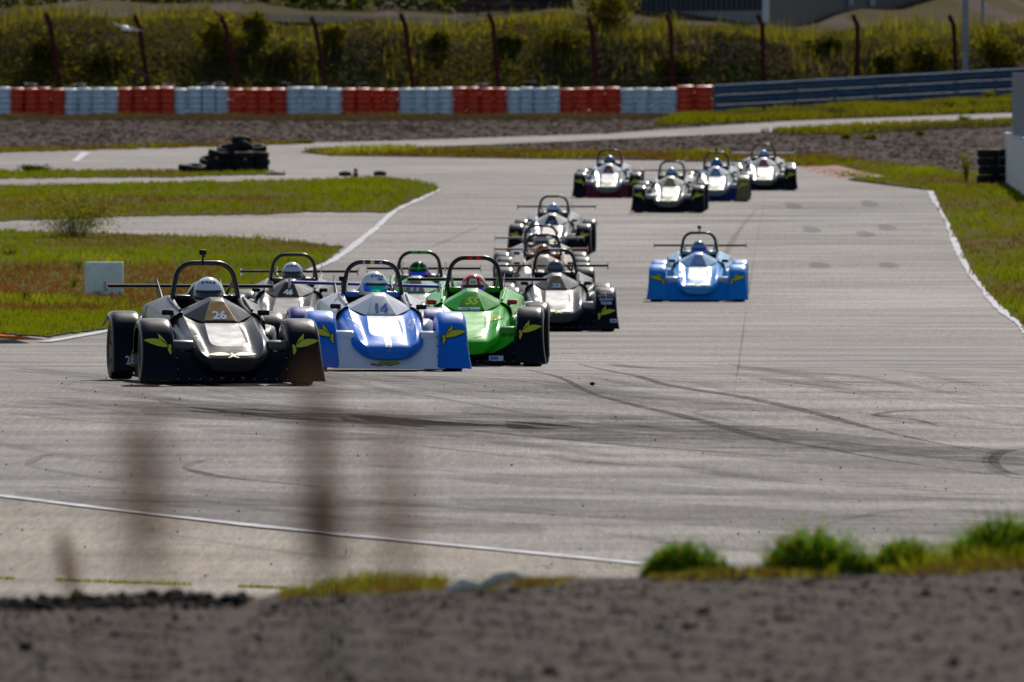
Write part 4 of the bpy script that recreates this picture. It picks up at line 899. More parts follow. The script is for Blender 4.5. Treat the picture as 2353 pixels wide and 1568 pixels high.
for s, k in ((-1, 'L'), (1, 'R')):
    rows = []
    for x in (.33, .345, .50, .515):
        r_ = .052 if .34 < x < .51 else .048
        rows.append([(s * x, -1.44 + 1.6 * r_ * math.cos(a), .345 + r_ * math.sin(a)) for a in np.linspace(-.6, math.pi + .6, 14)])
    v, f = loft(rows); me = mesh('arm_fairing', v, f)
    if s > 0: me.flip_normals()
    CM['af' + k] = cook(me, [('SOLIDIFY', dict(thickness=.006, offset=-1))], 40)
# wheels
CM['tyre'] = cook(bm_fix(MB().lathe([(.17, -.085), (.185, -.098), (.235, -.105), (.262, -.095), (.272, -.07), (.274, 0), (.272, .07), (.262, .095), (.235, .105), (.185, .098), (.17, .085), (.16, .05), (.16, -.05), (.17, -.085)], 36, axis='X').mesh('tyre')), [], 35)
mb = MB().lathe([(.168, -.088), (.160, -.088), (.150, -.05), (.150, .05), (.160, .088), (.168, .088)], 30, axis='X').lathe([(.0, -.05), (.04, -.05), (.045, -.01), (.0, -.01)], 14, axis='X').lathe([(.0, .05), (.04, .05), (.045, .01), (.0, .01)], 14, axis='X')
for k in range(7):
    a = 2 * math.pi * k / 7; c, s_ = math.cos(a), math.sin(a)
    for sd_ in (-1, 1):
        for da in (-.13, .13):
            mb.tube([(sd_ * .062, .03 * c, .03 * s_), (sd_ * .082, .156 * math.cos(a + da), .156 * math.sin(a + da))], .009, 5)
CM['rim'] = mb.mesh('rim', 35)
CM['brake'] = MB().lathe([(.0, -.012), (.115, -.012), (.115, .012), (.0, .012)], 24, axis='X').mesh('brake_disc', 35)
# roll hoop
def arc(cx, cz, r, a0, a1, n): return [(cx + r * math.cos(a), cz + r * math.sin(a)) for a in np.linspace(a0, a1, n)]
hp = [(-.302, .66), (-.290, .78), (-.276, .87)] + arc(-.102, .915, .162, math.pi - .12, math.pi / 2, 8) ; hp = hp + [(-x, z) for x, z in hp[::-1]]
CM['hoop'] = MB().tube([(x, .45 + (z - .66) * .12, z) for x, z in hp], .0225, 14).mesh('roll_hoop', 50)
CM['band'] = MB().tube([(-.025, .500, 1.077), (.025, .500, 1.077)], .0243, 14).mesh('hoop_band', 50)
for s, k in ((-1, 'L'), (1, 'R')):
    CM['stay' + k] = MB().tube([(s * .262, .48, .93), (s * .22, 1.05, .72)], .015, 10).mesh('hoop_stay', 50)
    # side frame bars running forward along the cockpit rim
    CM['rail' + k] = cook(MB().tube([(s * .318, -.40, .655), (s * .327, -.1, .69), (s * .335, .42, .765)], .014, 8).mesh('rim_bar', 50), [], 50)
    CM['pad' + k] = cook(MB().box((s * .20, .46, .755), (.13, .12, .06)).mesh('shoulder_pad'), [('BEVEL', dict(width=.015, segments=2))], 40)
    CM['mir' + k] = cook(MB().box((s * .425, -.35, .635), (.105, .055, .048)).mesh('mirror'), [('BEVEL', dict(width=.012, segments=3))], 40)
    CM['mirs' + k] = MB().tube([(s * .405, -.34, .615), (s * .385, -.35, .575), (s * .345, -.36, .56)], .006, 6).mesh('mirror_stalk', 60)
    CM['sup' + k] = cook(mesh('wing_support', [(s * .285 + e, y, z) for e in (-.004, .004) for y, z in ((1.25, .72), (1.62, .66), (1.86, .83), (1.88, .92), (1.82, .945), (1.76, .90))], [(0, 1, 2, 3, 4, 5), (11, 10, 9, 8, 7, 6)] + [(i, (i + 1) % 6, (i + 1) % 6 + 6, i + 6) for i in range(6)]), [], 30)
    CM['ep' + k] = cook(mesh('end_plate', [(s * .752 + e, y, z) for e in (-.004, .004) for y, z in ((1.62, .83), (1.68, .80), (1.93, .795), (1.955, .865), (1.93, .90), (1.72, .90))], [(0, 1, 2, 3, 4, 5), (11, 10, 9, 8, 7, 6)] + [(i, (i + 1) % 6, (i + 1) % 6 + 6, i + 6) for i in range(6)]), [], 30)
fo = [(1.66, .856), (1.672, .868), (1.70, .873), (1.80, .870), (1.93, .855), (1.93, .850), (1.80, .846), (1.70, .838), (1.668, .844)]
rows = [[(x, y, z) for y, z in fo] for x in np.linspace(-.75, .75, 7)]; v, f = loft(rows, True); f.append(tuple(range(9))[::-1]); f.append(tuple(range(54, 63)))
CM['wing'] = bm_fix(mesh('rear_wing', v, f)); smoothen(CM['wing'], 40)
# steering wheel
CM['steer'] = MB().tube([(.12 * math.cos(a), -.08, .585 + .10 * math.sin(a)) for a in np.linspace(0, 2 * math.pi, 25)], .013, 8, False).box((0, -.08, .585), (.16, .02, .04)).mesh('steering_wheel', 50)
# action camera
CM['acam'] = cook(MB().box((0, 0, .07), (.062, .04, .048)).mesh('action_camera'), [('BEVEL', dict(width=.007, segments=2))], 30)
CM['acamf'] = MB().lathe([(.0, -.027), (.012, -.027), (.013, -.02), (.013, -.018)], 12, Matrix.Translation((.014, 0, .076)) @ Matrix.Rotation(R(90), 4, 'X') @ Matrix.Scale(-1, 4, (0, 0, 1))).mesh('lens', 40)
CM['acams'] = MB().tube([(0, 0, .046), (.003, 0, .02), (-.002, -.012, -.01), (0, -.018, -.05)], [.011, .008, .010, .006], 8).box((.012, 0, .035), (.03, .012, .01)).mesh('camera_mount', 40)

# driver: one continuous body grown from a skeleton
def driver_mesh():
    V = [(0, .22, .20), (0, .27, .38), (0, .25, .56), (0, .19, .67), (0, .13, .74), (0, .11, .84)]; Rr = [.15, .15, .15, .062, .075, .085]; E = [(0, 1), (1, 2), (2, 3), (3, 4), (4, 5)]
    for s in (-1, 1):
        b = len(V); V += [(s * .17, .24, .59), (s * .215, .08, .47), (s * .15, -.10, .53), (s * .125, -.165, .585)]; Rr += [.068, .052, .038, .032]; E += [(2, b), (b, b + 1), (b + 1, b + 2), (b + 2, b + 3)]
        for k, dz in enumerate((.022, .008, -.008, -.022)):
            c = len(V); V += [(s * .115, -.195, .59 + dz), (s * .105, -.222, .592 + dz), (s * .120, -.232, .594 + dz)]; Rr += [.0095, .009, .008]; E += [(b + 3, c), (c, c + 1), (c + 1, c + 2)]
        c = len(V); V += [(s * .105, -.175, .615), (s * .098, -.20, .628)]; Rr += [.010, .009]; E += [(b + 3, c), (c, c + 1)]
        b = len(V); V += [(s * .10, .12, .20), (s * .12, -.28, .34), (s * .10, -.66, .20), (s * .10, -.76, .27)]; Rr += [.085, .06, .045, .035]; E += [(0, b), (b, b + 1), (b + 1, b + 2), (b + 2, b + 3)]
    me = bpy.data.meshes.new('body'); me.from_pydata(V, E, []); o = bpy.data.objects.new('t', me); link(o)
    o.modifiers.new('s', 'SKIN'); o.modifiers.new('u', 'SUBSURF').levels = 1
    for i, sv_ in enumerate(me.skin_vertices[0].data): sv_.radius = (Rr[i], Rr[i] * (.75 if i < 3 else 1)); sv_.use_root = (i == 0)
    dg = bpy.context.evaluated_depsgraph_get(); dg.update(); r = bpy.data.meshes.new_from_object(o.evaluated_get(dg)); bpy.data.objects.remove(o)
    # push out a nose and brow so that the face reads through the visor, and assign skin / glove / suit
    for v_ in r.vertices:
        c = v_.co
        if c.z > .72 and c.y < .07:
            if abs(c.x) < .018 and .78 < c.z < .83: c.y -= .016
            if .02 < abs(c.x) < .05 and .82 < c.z < .845: c.y += .008
    for m_ in range(3): r.materials.append(None)
    for p_ in r.polygons:
        c = p_.center; p_.material_index = 1 if c.z > .70 and abs(c.x) < .12 else (2 if c.y < -.13 and c.z > .5 else 0)
    smoothen(r, 180); r.name = 'body'; return r
DM = driver_mesh()
# helmet: shell with eye port, visor
def helmet():
    nu, nv = 40, 28; sh_, vi = MB(), MB(); P = {}
    for j in range(nv + 1):
        el = -math.pi / 2 + math.pi * j / nv
        for i in range(nu):
            az = 2 * math.pi * i / nu; x, y, z = math.cos(el) * math.sin(az), -math.cos(el) * math.cos(az), math.sin(el)
            fx = .122; fy = .150 if y < 0 else .142; fz = .138
            if z < 0: fx *= 1 - .12 * z * z; fy *= (1 + .10 * abs(z)) if y < 0 else 1
            zz = max(z * fz, -.125); P[i, j] = (x * fx, y * fy - (.012 if (z < -.1 and y < -.3) else 0), zz)
    def port(i, j):
        az = ((i + .5) / nu * 360 + 180) % 360 - 180; el = -90 + 180 * (j + .5) / nv; return abs(az) < 75 and -22 < el < 14
    for name, mbx in (('s', sh_), ('v', vi)):
        idx = {}; 
        for j in range(nv):
            for i in range(nu):
                if port(i, j) == (name == 'v'):
                    q = []
                    for a, b in ((i, j), ((i + 1) % nu, j), ((i + 1) % nu, j + 1), (i, j + 1)):
                        if (a, b) not in idx:
                            idx[a, b] = len(mbx.v); p_ = P[a, b]; k = .985 if name == 'v' else 1; mbx.v.append((p_[0] * k, p_[1] * k, p_[2]))
                        q.append(idx[a, b])
                    mbx.f.append(tuple(q))
    a = cook(bm_fix(sh_.mesh('helmet')), [('SOLIDIFY', dict(thickness=.007, offset=-1))], 50); b_ = cook(vi.mesh('visor'), [], 180)
    rim_ = MB()
    return a, b_
HELM, VIS = helmet()
HTOP = MB().tube([(0, -.150 * math.cos(a) , .140 * math.sin(a)) for a in np.linspace(.35, 2.6, 16)], [.004] + [.012] * 14 + [.004], 8).mesh('helmet_ridge', 60)
HVENT = [MB().lathe([(0, -.004), (.011, -.003), (.012, .002)], 10, Matrix.Translation((x, y, z)) @ Matrix.Rotation(R(60), 4, 'X')).mesh('vent', 40) for x, y, z in ((-.045, -.098, .097), (.045, -.098, .097), (-.012, -.108, .098), (.014, -.108, .098))]
M_VISD = mat('visor_smoke', (.02, .03, .045), .08, coat=.5); M_VISB = mat('visor_blue_mirror', (.02, .05, .60), .12, metal=.7); M_VISG = mat('visor_green_mirror', (.02, .42, .30), .12, metal=.7)
def visor_mat(name, cc, ce):
    m = mat(name, cc, .14, metal=.55); t = m.node_tree; N = t.nodes; L = t.links; b = N['Principled BSDF']
    tc = N.new('ShaderNodeTexCoord'); sp_ = N.new('ShaderNodeSeparateXYZ'); ab = N.new('ShaderNodeMath'); ab.operation = 'ABSOLUTE'; rp = N.new('ShaderNodeValToRGB')
    L.new(tc.outputs['Object'], sp_.inputs[0]); L.new(sp_.outputs[0], ab.inputs[0]); L.new(ab.outputs[0], rp.inputs[0])
    rp.color_ramp.elements[0].position = .03; rp.color_ramp.elements[0].color = (*cc, 1); rp.color_ramp.elements[1].position = .095; rp.color_ramp.elements[1].color = (*ce, 1)
    L.new(rp.outputs[0], b.inputs['Base Color']); return m
M_VISB = visor_mat('visor_blue_mirror', (.01, .12, .85), (.20, .02, .75)); M_VISG = visor_mat('visor_green_mirror', (.01, .62, .34), (.02, .10, .85))
M_SKIN = mat('skin', (.45, .24, .17), .6); M_GLOVE = mat('glove', (.02, .02, .022), .8); M_BLKS = mat('black_satin', (.006, .006, .008), .28, coat=.1, dirt=.1, spec=.35); M_MATT = mat('black_matt', (.008, .008, .009), .6, spec=.2)
M_TYRES = mat('slick_tyre', (.02, .02, .021), .55, vscale=12, var=.3); M_RIM = mat('rim_bronze', (.34, .26, .15), .4, metal=.5); M_DISC = mat('disc_steel', (.3, .3, .3), .35, metal=1)
M_YL = mat('logo_yellow', (.62, .58, .02), .45); M_BLK = mat('logo_black', (.008, .008, .01), .5); M_WT = mat('logo_white', (.75, .77, .85), .45)

# ---- decals: outlines pressed on to the bodywork from the front
def press(me2, target, off, sub=.018, flipx=False, fallback=None):
    b = bmesh.new(); b.from_mesh(me2)
    for v_ in b.verts: v_.co = (v_.co.x, 0, v_.co.y)
    bmesh.ops.triangulate(b, faces=b.faces)
    for _ in range(5):
        es = [e for e in b.edges if e.calc_length() > sub]
        if not es: break
        bmesh.ops.subdivide_edges(b, edges=es, cuts=1); bmesh.ops.triangulate(b, faces=b.faces)
    T = bmesh.new(); T.from_mesh(target); bv_ = BVHTree.FromBMesh(T); bad = []
    for v_ in b.verts:
        h = bv_.ray_cast(Vector((v_.co.x, -4, v_.co.z)), Vector((0, 1, 0)))
        if h[0] is None: bad.append(v_); continue
        n_ = h[1] if h[1].y < 0 else -h[1]; v_.co = h[0] + n_ * off
    T.free(); bmesh.ops.delete(b, geom=bad, context='VERTS')
    r = bpy.data.meshes.new(me2.name); b.to_mesh(r); b.free()
    for p_ in r.polygons: pass
    smoothen(r, 180); return r
def poly2(polys, name):
    v = []; f = []
    for P in polys: f.append(tuple(range(len(v), len(v) + len(P)))); v += [(x, z, 0) for x, z in P]
    return mesh(name, v, f)
def grow(P, d):
    A = sum(P[i][0] * P[(i + 1) % len(P)][1] - P[(i + 1) % len(P)][0] * P[i][1] for i in range(len(P))); s = 1 if A > 0 else -1; out = []
    for i in range(len(P)):
        a, b, c = Vector(P[i - 1]), Vector(P[i]), Vector(P[(i + 1) % len(P)]); t1 = (b - a).normalized(); t2 = (c - b).normalized()
        n_ = Vector((t1.y + t2.y, -t1.x - t2.x)); n_ = n_.normalized() if n_.length > .2 else t1; out.append(tuple(b + n_ * d * s))
    return out
def textmesh(txt, size, x, z, bold=0., shear=0., sx=1., align='CENTER', rot=0.):
    c = bpy.data.curves.new('t', 'FONT'); c.body = txt; c.size = size; c.offset = bold; c.shear = shear; c.align_x = align; c.resolution_u = 4
    o = bpy.data.objects.new('t', c); link(o); dg = bpy.context.evaluated_depsgraph_get(); dg.update()
    me = bpy.data.meshes.new_from_object(o.evaluated_get(dg)); bpy.data.objects.remove(o)
    me.transform(Matrix.Translation((x, z, 0)) @ Matrix.Rotation(rot, 4, 'Z') @ Matrix.Diagonal((sx, 1, 1, 1))); me.name = 'lettering'; me.materials.clear(); return me
# emblem of a stooping bird: long blade, raised wing, head and tail (metres, about its own centre)
def Zf(p): return ((p[0] - 700) / 1069, -(p[1] - 975) / 1069)
BIRD = [[Zf(p) for p in q] for q in ([(565, 945), (600, 933), (660, 928), (712, 938), (745, 962), (770, 985), (782, 1004), (774, 1010), (740, 1008), (690, 999), (620, 975)],
        [(700, 880), (724, 905), (745, 925), (766, 958), (784, 996), (776, 990), (764, 968), (738, 944), (706, 932)],
        [(792, 986), (806, 983), (818, 992), (816, 1003), (806, 1008), (803, 1024), (812, 1074), (802, 1077), (780, 1034), (786, 1010)])]
NB = [[((p[0] - 1395) / 1069, -(p[1] - 1035) / 1069) for p in q] for q in ([(1165, 1036), (1225, 1014), (1290, 1008), (1340, 1014), (1378, 1034), (1345, 1042), (1250, 1046)],
      [(1625, 1028), (1560, 1008), (1500, 1006), (1450, 1014), (1414, 1036), (1450, 1044), (1550, 1042)],
      [(1380, 1018), (1392, 1012), (1404, 1020), (1406, 1040), (1430, 1050), (1462, 1068), (1440, 1078), (1398, 1056), (1366, 1076), (1346, 1070), (1376, 1048), (1386, 1038)])]
def bird(side, out=0., cx=.64, cz=.37, sc=1.):
    s = -side   # blade points away from the car's centre line
    P = [grow(q, out) if out else q for q in BIRD]; return poly2([[(cx * side + (-s) * (-x) * sc * 1.0, cz + z * sc) for x, z in q] for q in P], 'bird_emblem')
DEC = {}
for s, k in ((-1, 'L'), (1, 'R')):
    DEC['bird' + k] = press(bird(s), CM['ff' + k], .0065); DEC['birdo' + k] = press(bird(s, .009), CM['ff' + k], .0045)
for s, k in ((-1, 'L'), (1, 'R')): DEC['birdlow' + k] = press(bird(s, cz=.255), CM['ff' + k], .0065)
DEC['nb'] = press(poly2([[(x, .262 + z * .8) for x, z in q] for q in NB], 'bird_emblem'), None or CM['nose'], .004)
both = bmesh.new(); both.from_mesh(CM['nose']); both.from_mesh(CM['hood']); nm2 = bpy.data.meshes.new('nosehood'); both.to_mesh(nm2); both.free()
DEC['nb'] = press(poly2([[(x, .272 + z * .75) for x, z in q] for q in NB], 'bird_emblem'), nm2, .004)
DEC['nbs'] = press(poly2([[(x * .5 + .01, .078 + z * .5) for x, z in q] for q in NB], 'bird_emblem'), CM['skirt'], .012)
DEC['nbso'] = press(poly2([[(x * .5 + .01, .078 + z * .5) for x, z in grow(q, .012)] for q in NB], 'bird_emblem'), CM['skirt'], .010)
DEC['panel'] = press(poly2([[(-.055, .733), (.055, .733), (.138, .567), (-.138, .567)]], 'number_panel'), CM['scuttle'], .003)
DEC['panelb'] = press(poly2([[(-.060, .736), (.060, .736), (.143, .564), (-.143, .564)]], 'panel_border'), CM['scuttle'], .0018)
def num(txt, size=.085, bold=.004, shear=0, sx=1.25, z=.585): return press(textmesh(txt, size, 0, z, bold, shear, sx), CM['scuttle'], .005, .02)
def smb(items, target, off=.0065): return press(items, target, off, .02)

_hv = bmesh.new(); _hv.from_mesh(HELM); _hv.from_mesh(VIS); HV = bpy.data.meshes.new('hv'); _hv.to_mesh(HV); _hv.free()
VSTRIP = press(poly2([[(-.10, .012), (.10, .012), (.095, .036), (-.095, .036)]], 'visor_strip'), HV, .004)
def ell(cx, cz, a, b, n=20): return [(cx + a * math.cos(2 * math.pi * k / n), cz + b * math.sin(2 * math.pi * k / n)) for k in range(n)]
def driver(loc, rot, c, lab):
    r = bpy.data.objects.new('person', None); link(r); r.location = loc + Matrix.Rotation(rot[2], 3, 'Z') @ Vector((0, .14, 0)); r.rotation_euler = rot; r.empty_display_size = .3
    dz = c.get('hz', 0)
    obj('body', DM, [paint(c.get('suit', (.02, .02, .025)), .8, 0), M_SKIN, M_GLOVE], r)
    h = obj('helmet', HELM, paint(tuple(min(.92, q * 1.25) for q in c['helm']), .25, .9), r, (0, .075, .805 + dz), (R(4), 0, c.get('turn', 0))); h.scale = (1.1, 1.1, 1.07)
    obj('visor', VIS, {'d': M_VISD, 'b': M_VISB, 'g': M_VISG}[c.get('vis', 'd')], h)
    for q in HVENT: obj('vent', q, M_BLK, h)
    obj('visor_strip', VSTRIP, M_BLK, h)
    for nm__, me_, m_ in c.get('hdec', []): obj(nm__, me_, m_, h)
    return tag(r, lab, 'driver', 'racing drivers in their cars')

def race_car(c):
    u, v, psi = c['u'], c['v'], R(c['yaw']); f0 = gp(u, v)      # front of the car touches the road here
    d = Vector((math.sin(psi), -math.cos(psi))); ctr = Vector((f0.x, f0.y)) - d * 1.47
    a = ctr + d * 1.2; b = ctr - d * 1.2; za, zb_ = g(*a), g(*b); pitch = math.atan2(zb_ - za, 2.4)
    loc = Vector((ctr.x, ctr.y, (za + zb_) / 2 + .010)); rot = (pitch, R(c.get('roll', 0)), psi)
    r = empty('race_car', loc, rot)
    r.scale = (1, 1, c.get('zs', 1)); P = lambda k, **kw: paint(c[k], **kw)
    base = paint(c['body'], c.get('rough', .3), c.get('coat', .7)); side = paint(c['side'], .35, .6); fen = paint(c['fen'], c.get('frough', .33), .6)
    obj('nose', CM['nose'], base, r); hd = obj('hood_panel', CM['hood'], paint(c.get('hood', c['body']), .30, .7, sp=2.1), r)  # sun glare put into the hood's paler, glossier paint, on top of its own tone
    sc = obj('scuttle', CM['scuttle'], paint(c.get('scut', c['body']), .32, .6), r)
    if 'panel' in c:
        pb = obj('panel_border', DEC['panelb'], M_BLK, sc); obj('number_panel', DEC['panel'], paint(tuple(q * .8 for q in c['panel']), .22, 0), sc)
    if 'num' in c: obj('race_number', num(*c['num']), paint(c['numc'], .28, 0), sc)
    obj('tub', CM['tub'], side, r); obj('cockpit_floor', CM['cockpit_floor'], M_MATT, r); obj('engine_cover', CM['engine_cover'], paint(c.get('rearc', c['side']), .35, .6), r)
    for k in 'LR':
        obj('side_pod', CM['pod' + k], side, r)
        ff = obj('front_fender', CM['ff' + k], fen, r); rf = obj('rear_fender', CM['rf' + k], paint(c.get('rfen', c['fen']), .33, .6), r)
        if c.get('bird', True) and not (k in c.get('nobird', '')):
            if c.get('outline'): obj('bird_outline', DEC['birdo' + k], M_BLK, ff)
            obj('bird_emblem', DEC[('birdlow' if c.get('low') else 'bird') + k], M_YL, ff)
        for kk, me_, m_ in c.get('fdec', []):
            if kk == k: obj('lettering', me_, m_, ff)
        for kk, me_, m_ in c.get('rdec', []):
            if kk == k: obj('lettering', me_, m_, rf)
        obj('arm_fairing', CM['af' + k], paint(c.get('fair', c['skirt']), .3, .6), r)
        obj('hoop_stay', CM['stay' + k], M_BLKS, r); obj('rim_bar', CM['rail' + k], side, r); obj('shoulder_pad', CM['pad' + k], paint(c.get('padc', c['side']), .45, .3), r)
        mi = obj('mirror', CM['mir' + k], paint(c.get('mirc', (.012, .012, .014)), .3, .6), r); obj('mirror_stalk', CM['mirs' + k], M_BLKS, mi)
        sx = -1 if k == 'L' else 1
        for yy, kind_ in ((-1.2, 0), (1.2, 1)):
            w = obj('wheel', CM['tyre'], M_TYRES, r, (sx * (.665 if kind_ == 0 else .675), yy, .272), (R(random.uniform(0, 50)), 0, R(c.get('steer', 0)) if kind_ == 0 else 0))
            obj('rim', CM['rim'], M_RIM, w); obj('brake_disc', CM['brake'], M_DISC, w)
    sk = obj('front_skirt', CM['skirt' if c.get('tall') else 'skirt_low'], P('skirt', rough=.35), r)
    if not c.get('tall'): obj('rivets', RIV, M_DIM, sk)
    for me_, m_ in c.get('sdec', []): obj('lettering', me_, m_, sk)
    if c.get('nb', True): obj('bird_emblem', DEC['nb'], M_YL, r)
    for me_, m_ in c.get('ndec', []): obj('lettering', me_, m_, r)
    obj('floor', CM['floor'], M_MATT, r)
    hp_ = obj('roll_hoop', CM['hoop'], M_BLKS, r)
    for (bx_, bc, sx_) in c.get('bands', []):
        bb_ = obj('hoop_band', CM['band'], paint(bc, .4, .3), hp_, (bx_, 0, 0)); bb_.scale = (sx_, 1, 1); bb_.location = (bx_, 0, 0)
    obj('steering_wheel', CM['steer'], M_MATT, r)
    wg = obj('rear_wing', CM['wing'], paint(c.get('wing', (.015, .015, .017)), .3, .6), r, (0, 0, 0), (0, R(c.get('wroll', 0)), 0))
    if c.get('wz'): wg.location.z = c['wz']
    for k in 'LR': obj('end_plate', CM['ep' + k], paint(c.get('epc', (.25, .25, .27)), .35, .4), wg); obj('wing_support', CM['sup' + k], M_BLKS, r)
    if c.get('cam'):
        kx, kz = c['cam']; ac = obj('action_camera', CM['acam'], M_MATT, r, (kx, .495, kz)); obj('lens', CM['acamf'], M_DARK, ac); obj('camera_mount', CM['acams'], M_MATT, ac)
    if c.get('extra'): c['extra'](r)
    tag(r, c['label'], 'race car', 'open cockpit race cars on the track')
    driver(loc, rot, c['drv'], c['dlab'])
    return r

RIV = press(poly2([[(x - .004, z - .004), (x + .004, z - .004), (x + .004, z + .004), (x - .004, z + .004)] for x in np.linspace(-.48, .48, 11) for z in ((.052,) if abs(x) < .4 else (.052, .14, .24))], 'rivets'), CM['skirt_low'], .012)
BLK = (.006, .006, .008); SIL = (.30, .31, .32); WHT = (.68, .69, .70); YEL = (.6, .56, .03)
ffR, ffL, rfL, SKT = CM['ffR'], CM['ffL'], CM['rfL'], CM['skirt']
def T(txt, s, x, z, tgt, b=.001, sh=0, sx=1., rot=0., off=.0065): return press(textmesh(txt, s, x, z, b, sh, sx, rot=rot), tgt, off, .03)
def rect(x0, z0, x1, z1, name='plate'): return poly2([[(x0, z0), (x1, z0), (x1, z1), (x0, z1)]], name)
M_GOLD = paint((.33, .21, .05), .45, .2); M_STK = mat('sticker_white', (.6, .65, .72), .5); M_STB = mat('sticker_blue', (.02, .09, .35), .5); M_DIM = mat('print_grey', (.30, .33, .40), .5)
